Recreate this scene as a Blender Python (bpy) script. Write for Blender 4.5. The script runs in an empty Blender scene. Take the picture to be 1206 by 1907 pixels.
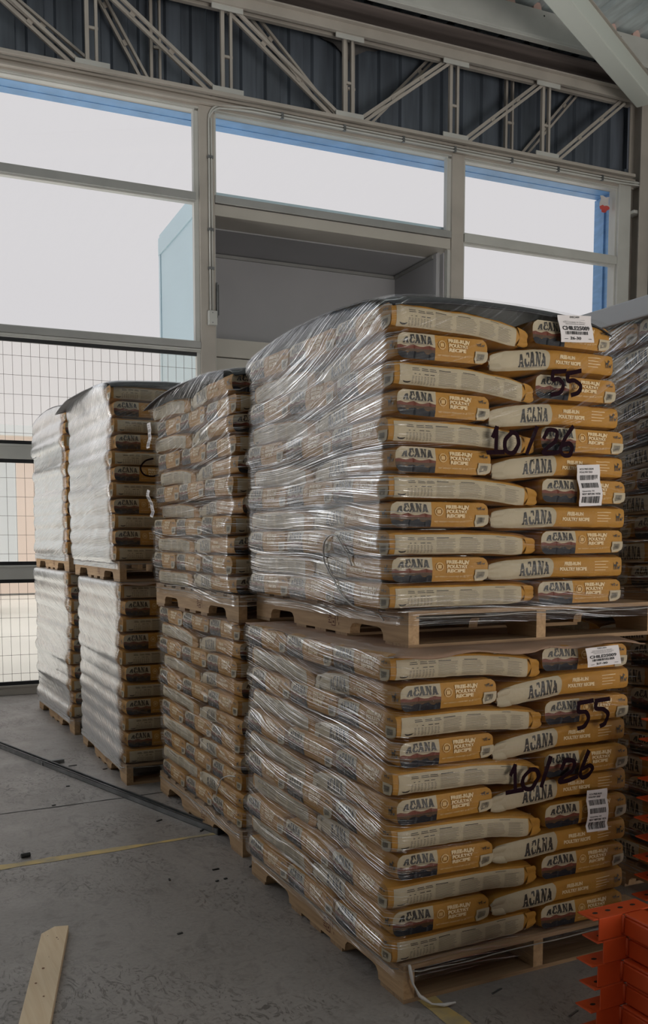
import bpy, bmesh, math, random
from mathutils import Vector, Matrix, noise
from math import sin, cos, pi, radians, sqrt

sc = bpy.context.scene
C = sc.collection

# ------------------------------------------------------------------ camera
F_PX, Y0_PX, PITCH, YAW = 1732.4, 1147.9, -0.0847, 0.4589
cam_d = bpy.data.cameras.new('camera')
cam = bpy.data.objects.new('camera', cam_d)
C.objects.link(cam)
cam_d.sensor_fit = 'VERTICAL'
cam_d.sensor_height = 36.0
cam_d.sensor_width = 36.0 * 1206 / 1907
cam_d.lens = F_PX / 1907 * 36.0
cam_d.shift_y = (Y0_PX - 953.5) / 1907
cam_d.clip_start = 0.05
cam_d.clip_end = 400
cam.location = (-1.4058, -2.3061, 1.4001)
cam.rotation_euler = (pi / 2 + PITCH, 0, -YAW)
sc.camera = cam

# ------------------------------------------------------------------ colour
sc.view_settings.view_transform = 'Standard'
sc.view_settings.look = 'None'
sc.view_settings.exposure = 0.0
sc.view_settings.gamma = 1.0
sc.view_settings.use_curve_mapping = False

# ------------------------------------------------------------------ sky: bright overcast, brighter towards the zenith
world = bpy.data.worlds.new('overcast_sky')
sc.world = world
world.use_nodes = True
wn = world.node_tree
wn.nodes.clear()
w_out = wn.nodes.new('ShaderNodeOutputWorld')
w_bg = wn.nodes.new('ShaderNodeBackground')
w_tc = wn.nodes.new('ShaderNodeTexCoord')
w_sep = wn.nodes.new('ShaderNodeSeparateXYZ')
w_ramp = wn.nodes.new('ShaderNodeValToRGB')
wn.links.new(w_tc.outputs['Generated'], w_sep.inputs[0])
wn.links.new(w_sep.outputs['Z'], w_ramp.inputs[0])
wn.links.new(w_ramp.outputs[0], w_bg.inputs['Color'])
wn.links.new(w_bg.outputs[0], w_out.inputs[0])
SKY = (0.700, 0.680, 0.695)
e = w_ramp.color_ramp.elements
e[0].position = 0.0; e[0].color = (*SKY, 1)
e[1].position = 0.5; e[1].color = (*SKY, 1)
el = e.new(1.0); el.color = (1.7, 1.72, 1.75, 1)
w_bg.inputs['Strength'].default_value = 1.0


def area_light(name, loc, target, sx, sy, power, col=(1, 1, 1), spread=180):
    d = bpy.data.lights.new(name, 'AREA')
    d.shape = 'RECTANGLE'; d.size = sx; d.size_y = sy; d.energy = power; d.color = col
    d.spread = radians(spread)
    o = bpy.data.objects.new(name, d); C.objects.link(o)
    o.location = loc
    o.rotation_euler = (Vector(target) - Vector(loc)).to_track_quat('-Z', 'Y').to_euler()
    return o


# added fill behind the camera and overhead, daylight through the glazed bays, added uplights
area_light('added_rear_fill', (2.5, -9.0, 2.6), (1.0, 0, 1.4), 5.0, 4.4, 50, (1.0, 0.92, 0.82))  # unseen fill lamp added to light the camera side of the stacks
area_light('added_overhead_fill', (-3.5, -2.0, 6.6), (-1.2, 1.5, 0), 3.0, 6.0, 30, (0.96, 0.97, 1.0))  # unseen fill lamp added under the roof sheets
area_light('glazed_bays_daylight', (-3.8, 6.15, 3.4), (-2.0, 0.5, 2.4), 4.6, 3.4, 82, (0.94, 0.97, 1.0))
area_light('added_yard_bounce', (-3.2, 5.9, 0.9), (1.5, 4.4, 6.6), 3.0, 1.6, 60, (1.0, 0.97, 0.93), 120)  # added lamp imitating bounce off the yard, brightens trusses and roof
area_light('added_floor_uplight', (3.0, -5.5, 0.15), (3.6, 2.5, 6.6), 5.0, 4.0, 300, (1.0, 0.95, 0.88), 120)  # unseen lamp added near floor level to lift the trusses and roof

# ------------------------------------------------------------------ helpers
def tag(o, label=None, cat=None, group=None, kind=None):
    if label: o['label'] = label
    if cat: o['category'] = cat
    if group: o['group'] = group
    if kind: o['kind'] = kind
    return o


def empty(name, loc=(0, 0, 0), rz=0.0, label=None, cat=None, group=None, kind=None):
    o = bpy.data.objects.new(name, None); C.objects.link(o)
    o.location = loc; o.rotation_euler = (0, 0, rz)
    o.empty_display_size = 0.1
    return tag(o, label, cat, group, kind)


class MB:
    """collects polygons and builds one mesh object"""
    def __init__(self):
        self.v = []; self.f = []; self.m = []; self.uv = []

    def add(self, vs, fs, mi=0, uvs=None):
        b = len(self.v)
        self.v.extend([tuple(p) for p in vs])
        for k, f in enumerate(fs):
            self.f.append([b + i for i in f]); self.m.append(mi)
            self.uv.append(uvs[k] if uvs else None)
        return self

    def box(self, x0, x1, y0, y1, z0, z1, mi=0):
        vs = [(x0, y0, z0), (x1, y0, z0), (x1, y1, z0), (x0, y1, z0), (x0, y0, z1), (x1, y0, z1), (x1, y1, z1), (x0, y1, z1)]
        return self.add(vs, [(0, 3, 2, 1), (4, 5, 6, 7), (0, 1, 5, 4), (1, 2, 6, 5), (2, 3, 7, 6), (3, 0, 4, 7)], mi)

    def bar(self, p0, p1, w, h, mi=0, up=(0, 0, 1)):
        """rectangular bar from p0 to p1: w across, h along 'up'"""
        p0, p1 = Vector(p0), Vector(p1)
        d = (p1 - p0).normalized(); u = Vector(up)
        s = d.cross(u)
        if s.length < 1e-4: s = d.cross(Vector((0, 1, 0)))
        s.normalize(); u = s.cross(d).normalized()
        vs = []
        for p in (p0, p1):
            for a, b in ((-1, -1), (1, -1), (1, 1), (-1, 1)):
                vs.append(p + s * (a * w / 2) + u * (b * h / 2))
        return self.add(vs, [(0, 3, 2, 1), (4, 5, 6, 7), (0, 1, 5, 4), (1, 2, 6, 5), (2, 3, 7, 6), (3, 0, 4, 7)], mi)

    def prism(self, poly, a0, a1, axis='y', mi=0):
        """extrude a 2-D polygon (x,z), (y,z) or (x,y) along the remaining axis"""
        def P(q, a):
            if axis == 'y': return (q[0], a, q[1])
            if axis == 'x': return (a, q[0], q[1])
            return (q[0], q[1], a)
        n = len(poly)
        vs = [P(q, a0) for q in poly] + [P(q, a1) for q in poly]
        fs = [tuple(range(n - 1, -1, -1)), tuple(range(n, 2 * n))]
        for i in range(n):
            j = (i + 1) % n
            fs.append((i, j, n + j, n + i))
        return self.add(vs, fs, mi)

    def tube(self, pts, r, seg=8, mi=0, cap=True):
        pts = [Vector(p) for p in pts]
        rings = []
        for i, p in enumerate(pts):
            d = (pts[min(i + 1, len(pts) - 1)] - pts[max(i - 1, 0)]).normalized()
            a = d.cross(Vector((0.31, 0.22, 0.92)))
            if a.length < .1: a = d.cross(Vector((1, 0, 0)))
            a.normalize(); b = d.cross(a)
            rr = r[i] if isinstance(r, (list, tuple)) else r
            rings.append([p + a * cos(2 * pi * k / seg) * rr + b * sin(2 * pi * k / seg) * rr for k in range(seg)])
        vs = [q for g in rings for q in g]; fs = []
        for i in range(len(pts) - 1):
            for k in range(seg):
                j = (k + 1) % seg
                fs.append((i * seg + k, i * seg + j, (i + 1) * seg + j, (i + 1) * seg + k))
        if cap:
            fs.append(tuple(range(seg - 1, -1, -1))); fs.append(tuple((len(pts) - 1) * seg + k for k in range(seg)))
        return self.add(vs, fs, mi)

    def mesh(self, name, mats, smooth=False, fix=True):
        me = bpy.data.meshes.new(name)
        me.from_pydata(self.v, [], self.f)
        for m in (mats if isinstance(mats, (list, tuple)) else [mats]): me.materials.append(m)
        me.polygons.foreach_set('material_index', self.m)
        if any(u is not None for u in self.uv):
            lay = me.uv_layers.new(name='UVMap')
            for p, u in zip(me.polygons, self.uv):
                if u is None: continue
                for k, li in enumerate(p.loop_indices): lay.data[li].uv = u[k]
        if fix:
            bm = bmesh.new(); bm.from_mesh(me)
            bmesh.ops.recalc_face_normals(bm, faces=bm.faces)
            bm.to_mesh(me); bm.free()
        if smooth: me.polygons.foreach_set('use_smooth', [True] * len(me.polygons))
        me.update()
        return me

    def build(self, name, mats, parent=None, smooth=False, bevel=0.0, fix=True):
        o = bpy.data.objects.new(name, self.mesh(name, mats, smooth, fix))
        C.objects.link(o)
        if parent: o.parent = parent
        if bevel:
            b = o.modifiers.new('bevel', 'BEVEL'); b.width = bevel; b.segments = 2; b.limit_method = 'ANGLE'
        return o


# ------------------------------------------------------------------ materials
def nodes_of(m):
    m.use_nodes = True
    nt = m.node_tree
    return nt, nt.nodes, nt.links


def mat(name, col, rough=0.6, metal=0.0, var=0.0, scale=6.0, stretch=(1, 1, 1), bump=0.0, bscale=None, col2=None, spec=0.5, coords='Object'):
    m = bpy.data.materials.new(name)
    nt, N, L = nodes_of(m)
    b = N['Principled BSDF']
    b.inputs['Base Color'].default_value = (*col, 1)
    b.inputs['Roughness'].default_value = rough
    b.inputs['Metallic'].default_value = metal
    b.inputs['Specular IOR Level'].default_value = spec
    if var or bump or col2:
        tc = N.new('ShaderNodeTexCoord'); mp = N.new('ShaderNodeMapping')
        mp.inputs['Scale'].default_value = stretch
        L.new(tc.outputs[coords], mp.inputs[0])
        nz = N.new('ShaderNodeTexNoise'); nz.inputs['Scale'].default_value = scale; nz.inputs['Detail'].default_value = 5
        L.new(mp.outputs[0], nz.inputs[0])
        if var or col2:
            r = N.new('ShaderNodeValToRGB')
            c2 = col2 or tuple(max(0, c * (1 - var)) for c in col)
            c1 = col if col2 else tuple(min(1, c * (1 + var)) for c in col)
            r.color_ramp.elements[0].position = 0.35; r.color_ramp.elements[0].color = (*c2, 1)
            r.color_ramp.elements[1].position = 0.65; r.color_ramp.elements[1].color = (*c1, 1)
            L.new(nz.outputs['Fac'], r.inputs[0]); L.new(r.outputs[0], b.inputs['Base Color'])
        if bump:
            nb = nz
            if bscale:
                nb = N.new('ShaderNodeTexNoise'); nb.inputs['Scale'].default_value = bscale; nb.inputs['Detail'].default_value = 4
                L.new(mp.outputs[0], nb.inputs[0])
            bp = N.new('ShaderNodeBump'); bp.inputs['Strength'].default_value = bump; bp.inputs['Distance'].default_value = 0.01
            L.new(nb.outputs['Fac'], bp.inputs['Height']); L.new(bp.outputs[0], b.inputs['Normal'])
    return m


M = {}
M['paint'] = mat('warm_grey_paint', (0.46, 0.42, 0.375), 0.5, var=0.08, scale=3)
M['paint_light'] = mat('pale_grey_paint', (0.56, 0.56, 0.53), 0.45, var=0.06, scale=3)
M['cream'] = mat('cream_sandwich_panel', (0.50, 0.47, 0.42), 0.5, var=0.05, scale=2)
M['gusset'] = mat('dark_window_gasket', (0.012, 0.013, 0.016), 0.5)
M['wire'] = mat('rusty_wire', (0.10, 0.075, 0.06), 0.6)
M['alu'] = mat('grey_aluminium_profile', (0.36, 0.36, 0.35), 0.4, metal=0.3, var=0.06, scale=4)
M['clad'] = mat('dark_blue_grey_cladding', (0.105, 0.125, 0.155), 0.42, var=0.25, scale=1.5, stretch=(6, 6, .6))
M['blue'] = mat('blue_painted_reveal', (0.20, 0.40, 0.70), 0.45, var=0.1, scale=5, stretch=(1, 1, 4))
M['dockgrey'] = mat('grey_shelter_lining', (0.44, 0.44, 0.46), 0.75, var=0.03, scale=2)
M['dockwhite'] = mat('pale_blue_shelter_panel', (0.58, 0.74, 0.82), 0.5)
M['steel'] = mat('galvanised_steel', (0.17, 0.175, 0.178), 0.42, metal=0.6, var=0.2, scale=12)
M['roof'] = mat('galvanised_roof_sheet', (0.55, 0.62, 0.64), 0.45, metal=0.1, var=0.18, scale=3, stretch=(4, .7, 1))
M['rib_gap'] = mat('pink_lit_rib_gap', (0.75, 0.52, 0.46), 0.8)  # pale pink stands for light showing through the open rib ends
M['orange'] = mat('orange_rack_paint', (0.66, 0.085, 0.018), 0.42, var=0.08, scale=8)
M['rubber'] = mat('black_rubber', (0.015, 0.015, 0.015), 0.6)
M['pink_rag'] = mat('torn_insulation', (0.09, 0.085, 0.085), 0.8, var=0.3, scale=8)
M['white'] = mat('white_paper', (0.74, 0.70, 0.70), 0.55)
M['whitecap'] = mat('white_foam_cap', (0.62, 0.64, 0.68), 0.6)
M['ink'] = mat('black_ink', (0.020, 0.018, 0.018), 0.5)
M['marker'] = mat('dark_marker', (0.014, 0.004, 0.008), 0.85, spec=.1)
M['red'] = mat('red_sticker', (0.65, 0.08, 0.07), 0.5)
M['concrete_out'] = mat('pale_yard_concrete', (0.88, 0.84, 0.75), 0.8, var=0.05, scale=.5)
M['peach'] = mat('peach_render', (0.95, 0.76, 0.64), 0.8, var=0.06, scale=.4)
M['yard_white'] = mat('white_truck_side', (0.86, 0.92, 0.95), 0.6)
M['cap'] = mat('dark_plastic_top_sheet', (0.020, 0.019, 0.023), 0.38, var=0.2, scale=3, bump=0.15, bscale=14)
M['stamp'] = mat('brown_burnt_stamp', (0.13, 0.035, 0.02), 0.8)


def wood(name, c1, c2, stretch, rough=0.75):
    m = bpy.data.materials.new(name)
    nt, N, L = nodes_of(m); b = N['Principled BSDF']; b.inputs['Roughness'].default_value = rough
    tc = N.new('ShaderNodeTexCoord'); mp = N.new('ShaderNodeMapping'); mp.inputs['Scale'].default_value = stretch
    info = N.new('ShaderNodeObjectInfo'); add = N.new('ShaderNodeVectorMath'); add.operation = 'ADD'
    mul = N.new('ShaderNodeMath'); mul.operation = 'MULTIPLY'; mul.inputs[1].default_value = 37
    L.new(info.outputs['Random'], mul.inputs[0]); L.new(tc.outputs['Object'], add.inputs[0]); L.new(mul.outputs[0], add.inputs[1])
    L.new(add.outputs[0], mp.inputs[0])
    nz = N.new('ShaderNodeTexNoise'); nz.inputs['Scale'].default_value = 5; nz.inputs['Detail'].default_value = 6; nz.inputs['Distortion'].default_value = 0.6
    L.new(mp.outputs[0], nz.inputs[0])
    r = N.new('ShaderNodeValToRGB'); r.color_ramp.elements[0].position = .3; r.color_ramp.elements[1].position = .7
    r.color_ramp.elements[0].color = (*c2, 1); r.color_ramp.elements[1].color = (*c1, 1)
    L.new(nz.outputs['Fac'], r.inputs[0])
    big = N.new('ShaderNodeTexNoise'); big.inputs['Scale'].default_value = 2.2
    L.new(add.outputs[0], big.inputs[0])
    mx = N.new('ShaderNodeMix'); mx.data_type = 'RGBA'; mx.blend_type = 'MULTIPLY'; mx.inputs['Factor'].default_value = .35
    L.new(r.outputs[0], mx.inputs['A']); L.new(big.outputs['Fac'], mx.inputs['B']); L.new(mx.outputs['Result'], b.inputs['Base Color'])
    bp = N.new('ShaderNodeBump'); bp.inputs['Strength'].default_value = .25; bp.inputs['Distance'].default_value = .004
    L.new(nz.outputs['Fac'], bp.inputs['Height']); L.new(bp.outputs[0], b.inputs['Normal'])
    return m


M['wood_y'] = wood('pallet_timber_lengthwise', (0.60, 0.39, 0.21), (0.42, 0.26, 0.13), (14, .9, 14))
M['wood_x'] = wood('pallet_timber_crosswise', (0.46, 0.30, 0.165), (0.30, 0.185, 0.10), (.9, 14, 14))
M['wood_new'] = wood('fresh_pine_timber', (0.98, 0.78, 0.54), (0.88, 0.66, 0.42), (12, .7, 12))
M['card'] = mat('brown_corrugated_cardboard', (0.34, 0.215, 0.145), 0.8, var=0.15, scale=4, bump=.1, bscale=9)


def bagmat(name, col, rough=0.5, bump=.55, var=.07):
    m = mat(name, col, rough, var=var, scale=7, bump=bump, bscale=16, spec=.25)
    return m


M['b_orange'] = bagmat('ochre_paper_sack', (0.45, 0.222, 0.040))
M['b_cream'] = bagmat('cream_paper_print', (0.49, 0.415, 0.29))
M['b_navy'] = bagmat('dark_landscape_print', (0.016, 0.017, 0.022), bump=.1)
M['b_hill'] = bagmat('red_hill_print', (0.17, 0.05, 0.03), bump=.1)
M['b_dusk'] = bagmat('dusk_field_print', (0.09, 0.05, 0.025), bump=.1, var=.3)
M['b_ink'] = mat('sack_black_print', (0.028, 0.024, 0.020), 0.45)
M['b_text'] = mat('sack_pale_print', (0.80, 0.62, 0.36), 0.5)
M['b_grey'] = mat('sack_fine_print', (0.17, 0.145, 0.11), 0.5)
M['b_ring'] = mat('sack_emblem_print', (0.66, 0.43, 0.17), 0.5)
BAGM = ['b_orange', 'b_cream', 'b_navy', 'b_hill', 'b_dusk', 'b_ink', 'b_text', 'b_grey', 'b_ring']
BAG_MATS = [M[k] for k in BAGM]
O_, CR, NV, HL, DK, IK, TX, GY, RG = range(9)


def glass(name, tint, gloss=.06, rough=.0, diffuse=0.0, dcol=(1, 1, 1)):
    m = bpy.data.materials.new(name)
    nt, N, L = nodes_of(m); N.remove(N['Principled BSDF']); out = N['Material Output']
    tr = N.new('ShaderNodeBsdfTransparent'); tr.inputs['Color'].default_value = (*tint, 1)
    gl = N.new('ShaderNodeBsdfGlossy'); gl.inputs['Roughness'].default_value = rough
    mx = N.new('ShaderNodeMixShader'); mx.inputs[0].default_value = gloss
    L.new(tr.outputs[0], mx.inputs[1]); L.new(gl.outputs[0], mx.inputs[2])
    last = mx
    if diffuse:
        tl = N.new('ShaderNodeBsdfTranslucent'); tl.inputs['Color'].default_value = (*dcol, 1)
        m2 = N.new('ShaderNodeMixShader'); m2.inputs[0].default_value = diffuse
        L.new(mx.outputs[0], m2.inputs[1]); L.new(tl.outputs[0], m2.inputs[2]); last = m2
    L.new(last.outputs[0], out.inputs['Surface'])
    return m


M['glass'] = glass('window_glass', (.985, .99, .99), .03)
M['wired'] = glass('wired_cast_glass', (.97, .95, .92), .03, .05, .22, (.97, .93, .86))


def film_material(name, base, streak, white, fres, rough=.16, bump=.6):
    """stretch film: clear, with glossy stretched pleats"""
    m = bpy.data.materials.new(name)
    nt, N, L = nodes_of(m); N.remove(N['Principled BSDF']); out = N['Material Output']
    uv = N.new('ShaderNodeUVMap')

    def nz(sx, sy, det, dist=0.0):
        mp = N.new('ShaderNodeMapping'); mp.inputs['Scale'].default_value = (sx, sy, 1)
        L.new(uv.outputs[0], mp.inputs[0])
        t = N.new('ShaderNodeTexNoise'); t.inputs['Scale'].default_value = 1; t.inputs['Detail'].default_value = det
        t.inputs['Distortion'].default_value = dist
        L.new(mp.outputs[0], t.inputs[0]); return t.outputs['Fac']

    def rng(s, a, b, c, d):
        r = N.new('ShaderNodeMapRange'); r.inputs['From Min'].default_value = a; r.inputs['From Max'].default_value = b
        r.inputs['To Min'].default_value = c; r.inputs['To Max'].default_value = d
        L.new(s, r.inputs['Value']); return r.outputs[0]

    def mt(op, a, b, clamp=False):
        x = N.new('ShaderNodeMath'); x.operation = op; x.use_clamp = clamp
        for i, s in enumerate((a, b)):
            if isinstance(s, (int, float)): x.inputs[i].default_value = s
            else: L.new(s, x.inputs[i])
        return x.outputs[0]
    fine = nz(1.8, 250, 3, .3)
    mid = nz(1.1, 85, 4, .6)
    patch = nz(2.4, 7.0, 3, .6)
    st = mt('MULTIPLY', rng(fine, .55, .66, 0, 1), rng(patch, .40, .60, .25, 1))
    st = mt('MAXIMUM', st, mt('MULTIPLY', rng(mid, .58, .68, 0, 1), rng(patch, .45, .6, .15, .9)))
    hsum = mt('ADD', mt('MULTIPLY', fine, .45), mid)
    bp = N.new('ShaderNodeBump'); bp.inputs['Strength'].default_value = bump; bp.inputs['Distance'].default_value = .008
    L.new(hsum, bp.inputs['Height'])
    lw = N.new('ShaderNodeLayerWeight'); lw.inputs['Blend'].default_value = .35
    L.new(bp.outputs[0], lw.inputs['Normal'])
    attr = N.new('ShaderNodeAttribute'); attr.attribute_name = 'layers'
    dens = attr.outputs['Fac']
    g = mt('ADD', base, mt('MULTIPLY', lw.outputs['Facing'], fres))
    g = mt('ADD', g, mt('MULTIPLY', st, streak))
    g = mt('MULTIPLY', g, dens, True)
    gl = N.new('ShaderNodeBsdfGlossy'); gl.inputs['Roughness'].default_value = rough
    gl.inputs['Color'].default_value = (.96, .98, 1, 1)
    L.new(bp.outputs[0], gl.inputs['Normal'])
    df = N.new('ShaderNodeBsdfDiffuse'); df.inputs['Color'].default_value = (.72, .71, .69, 1)
    tr = N.new('ShaderNodeBsdfTransparent'); tr.inputs['Color'].default_value = (.975, .975, .97, 1)
    m1 = N.new('ShaderNodeMixShader'); L.new(g, m1.inputs[0]); L.new(tr.outputs[0], m1.inputs[1]); L.new(gl.outputs[0], m1.inputs[2])
    wf = mt('MULTIPLY', mt('ADD', mt('MULTIPLY', st, white), white * .06), dens, True)
    m2 = N.new('ShaderNodeMixShader'); L.new(wf, m2.inputs[0]); L.new(m1.outputs[0], m2.inputs[1]); L.new(df.outputs[0], m2.inputs[2])
    L.new(m2.outputs[0], out.inputs['Surface'])
    return m


M['film'] = film_material('clear_stretch_film', .01, .62, .03, .12, rough=.07, bump=1.0)
M['film_shiny'] = film_material('white_sheen_stretch_film', .34, .5, .6, .8, rough=.2, bump=.35)  # extra white and gloss put in as the gate's reflection on rear stacks


def floor_material():
    m = bpy.data.materials.new('worn_concrete_floor')
    nt, N, L = nodes_of(m); b = N['Principled BSDF']
    tc = N.new('ShaderNodeTexCoord')
    def nz(scale, det=5, dist=0, st=(1, 1, 1)):
        mp = N.new('ShaderNodeMapping'); mp.inputs['Scale'].default_value = st
        L.new(tc.outputs['Object'], mp.inputs[0])
        t = N.new('ShaderNodeTexNoise'); t.inputs['Scale'].default_value = scale; t.inputs['Detail'].default_value = det; t.inputs['Distortion'].default_value = dist; t.inputs['Roughness'].default_value = .62
        L.new(mp.outputs[0], t.inputs[0]); return t.outputs['Fac']
    def ramp(s, p0, c0, p1, c1):
        r = N.new('ShaderNodeValToRGB'); r.color_ramp.elements[0].position = p0; r.color_ramp.elements[0].color = (*c0, 1)
        r.color_ramp.elements[1].position = p1; r.color_ramp.elements[1].color = (*c1, 1); L.new(s, r.inputs[0]); return r.outputs[0]
    def mul(a, bb, f):
        x = N.new('ShaderNodeMix'); x.data_type = 'RGBA'; x.blend_type = 'MULTIPLY'; x.inputs['Factor'].default_value = f
        L.new(a, x.inputs['A']); L.new(bb, x.inputs['B']); return x.outputs['Result']
    base = ramp(nz(1.3, 6, .3), .3, (.255, .230, .212), .7, (.350, .318, .294))
    grit = ramp(nz(60, 3), .3, (.85, .85, .85), .7, (1, 1, 1))
    marks = ramp(nz(9.5, 8, 1.6, (1, .5, 1)), .36, (.35, .34, .34), .47, (1, 1, 1))
    marks2 = ramp(nz(26, 7, 2.2, (.5, 1, 1)), .36, (.45, .44, .43), .44, (1, 1, 1))
    big = ramp(nz(1.9, 4, .6), .46, (0, 0, 0), .60, (.9, .9, .9))
    fine = ramp(nz(17, 8, 4.0, (1, .5, 1)), .40, (.40, .38, .37), .47, (1, 1, 1))
    c = mul(mul(mul(base, grit, 1), marks, .30), marks2, .35)
    mx = N.new('ShaderNodeMix'); mx.data_type = 'RGBA'; mx.blend_type = 'MULTIPLY'
    L.new(big, mx.inputs['Factor']); L.new(c, mx.inputs['A']); L.new(fine, mx.inputs['B']); c = mx.outputs['Result']
    L.new(c, b.inputs['Base Color'])
    rr = N.new('ShaderNodeMapRange'); rr.inputs['From Min'].default_value = .3; rr.inputs['From Max'].default_value = .7
    rr.inputs['To Min'].default_value = .36; rr.inputs['To Max'].default_value = .62
    L.new(nz(4, 5, .5), rr.inputs['Value']); L.new(rr.outputs[0], b.inputs['Roughness'])
    bp = N.new('ShaderNodeBump'); bp.inputs['Strength'].default_value = .25; bp.inputs['Distance'].default_value = .006
    L.new(nz(22, 6, .8), bp.inputs['Height']); L.new(bp.outputs[0], b.inputs['Normal'])
    return m


M['floor'] = floor_material()
M['yellow'] = mat('worn_yellow_paint', (0.62, 0.44, 0.15), 0.6, col2=(0.36, 0.30, 0.19), scale=11)
M['joint'] = mat('dark_joint_filler', (0.035, 0.033, 0.032), 0.8)

# ------------------------------------------------------------------ the building shell, in the frame of the glazed wall
PHI = -0.04564
WALL = Vector((-0.192, 6.317, 0.0))
WM = Matrix.Translation(WALL) @ Matrix.Rotation(PHI, 4, 'Z')   # local x along the wall, y outwards, z up


def onwall(o):
    o.matrix_world = WM @ o.matrix_world
    return o


def wempty(name, s=0, o=0, z=0, **k):
    e_ = empty(name, **k)
    e_.matrix_world = WM @ Matrix.Translation((s, o, z))
    return e_


# floor
b = MB(); b.add([(-14, -14, 0), (14, -14, 0), (14, 6.9, 0), (-14, 6.9, 0)], [(0, 1, 2, 3)])
tag(b.build('floor', M['floor']), kind='structure')
# yard outside
b = MB(); b.add([(-60, 6.9, -.05), (60, 6.9, -.05), (60, 80, -.05), (-60, 80, -.05)], [(0, 1, 2, 3)])
tag(b.build('ground', M['concrete_out']), kind='structure')

# expansion joints and painted lines
def strip(pts, w, mi, z=.0012):
    b = MB()
    L_, R_ = [], []
    for i, p in enumerate(pts):
        p = Vector((*p, 0)); a = Vector((*pts[max(i - 1, 0)], 0)); c_ = Vector((*pts[min(i + 1, len(pts) - 1)], 0))
        d = (c_ - a).normalized(); n_ = Vector((-d.y, d.x, 0))
        ww = w[i] if isinstance(w, list) else w
        L_.append(p + n_ * ww / 2 + Vector((0, 0, z))); R_.append(p - n_ * ww / 2 + Vector((0, 0, z)))
    vs = L_ + R_; n = len(pts)
    b.add(vs, [(i, i + 1, n + i + 1, n + i) for i in range(n - 1)], mi)
    return b


random.seed(5)
jp = [(-8 + .1 * i, 2.575 + .128 * (-8 + .1 * i + .4) * .3 + random.uniform(-.004, .004)) for i in range(200)]
tag(strip(jp, [random.uniform(.006, .014) for _ in jp], 0).build('trim_1', M['joint']), kind='structure')
random.seed(6)
yp = [(-8 + .07 * i, 1.735 + .0032 * i * 0 + (.05 if i > 112 else .045 * max(0, i - 90) / 22)) for i in range(116)]
yw = [(.062 if i < 110 else .03) * random.uniform(.72, 1.08) for i in range(len(yp))]
tag(strip(yp, yw, 0).build('floor_marking', M['yellow']), 'worn yellow line painted across the concrete floor behind the wooden plank', 'floor marking')
random.seed(7)
yq = [(.083 + random.uniform(-.002, .002), -7 + .07 * i) for i in range(101)]
tag(strip(yq, [.066 * random.uniform(.85, 1.05) for _ in yq], 0).build('floor_marking', M['yellow']), 'yellow floor line running out from under the corner of the front pallet', 'floor marking')

# --- glazed wall: posts, header, rails
def wbox(name, s0, s1, o0, o1, z0, z1, m, parent=None, bevel=0.0):
    b = MB(); b.box(s0, s1, o0, o1, z0, z1)
    ob = b.build(name, m, parent, bevel=bevel)
    if not parent: onwall(ob)
    return ob


POSTS = [1.775, 4.48]
NB = [-0.90, -3.55, -6.2, -8.85]
for k, s in enumerate(sorted(NB + POSTS)):
    wd = .145
    o = wbox('trim_%d' % (10 + k), s - wd / 2, s + wd / 2, -.06, .10, 0, 5.36, M['paint'], bevel=.006)
    tag(o, kind='structure')
    b = MB(); b.box(s - wd / 2 - .035, s - wd / 2, -.035, .02, 0, 5.31); b.box(s + wd / 2, s + wd / 2 + .012, -.03, .02, 0, 5.31)
    tag(onwall(b.build('trim_%d' % (30 + k), M['paint_light'])), kind='structure')
o = wbox('trim_50', 6.585, 6.755, -.07, .10, 0, 5.37, M['paint_light'], bevel=.006); tag(o, kind='structure')
# header beam (built up: channel with lips)
b = MB(); b.box(-10, 6.80, -.05, .12, 5.345, 5.44); b.box(-10, 6.80, -.10, -.05, 5.362, 5.375); b.box(-10, 6.8, -.08, -.05, 5.42, 5.44)
tag(onwall(b.build('wall_back_header', M['paint'])), kind='structure')
b = MB(); b.box(-10, 6.585, -.045, .02, 5.33, 5.345)
tag(onwall(b.build('trim_51', M['paint_light'])), kind='structure')

# windows (upper panes, transoms, lower panes)
wn_i = [0]


def window(s0, s1, z0, z1, fr=.022, glassm='glass', frm='paint_light'):
    wn_i[0] += 1
    r = wempty('window_%d' % wn_i[0]); tag(r, kind='structure')
    b = MB()
    b.box(s0, s1, -.03, .03, z0, z0 + fr); b.box(s0, s1, -.03, .03, z1 - fr, z1)
    b.box(s0, s0 + fr, -.03, .03, z0 + fr, z1 - fr); b.box(s1 - fr, s1, -.03, .03, z0 + fr, z1 - fr)
    b.build('window_frame', M[frm], r)
    b = MB(); b.add([(s0 + fr, 0, z0 + fr), (s1 - fr, 0, z0 + fr), (s1 - fr, 0, z1 - fr), (s0 + fr, 0, z1 - fr)], [(0, 1, 2, 3)])
    b.build('window_pane', M[glassm], r)
    return r


def rail(idx, s0, s1, z0, z1, m='alu', o0=-.06, o1=.05):
    tag(wbox('trim_%d' % idx, s0, s1, o0, o1, z0, z1, M[m], bevel=.004), kind='structure')


edges = sorted(NB + POSTS)
bays = [(a + .0725 + .012, c - .0725 - .035) for a, c in zip(edges[:-1], edges[1:])]
ri = 60
for k, (s0, s1) in enumerate(bays):
    last = k == len(bays) - 1
    window(s0, s1, 4.575, 5.33, .012)
    if last:
        continue
    rail(ri, s0, s1, 4.50, 4.575); ri += 1
    window(s0, s1, 3.225, 4.50, .012)
    rail(ri, s0 - .0, s1 + .035, 3.165, 3.225); ri += 1
# bay 3 (last, right)
s0, s1 = 4.48 + .0725 + .012, 6.585
window(s0, s1, 4.575, 5.33, .016)
rail(ri, s0, s1, 4.49, 4.575, 'paint_light'); ri += 1
window(s0, s1, 0.1, 4.49, .016)
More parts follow.
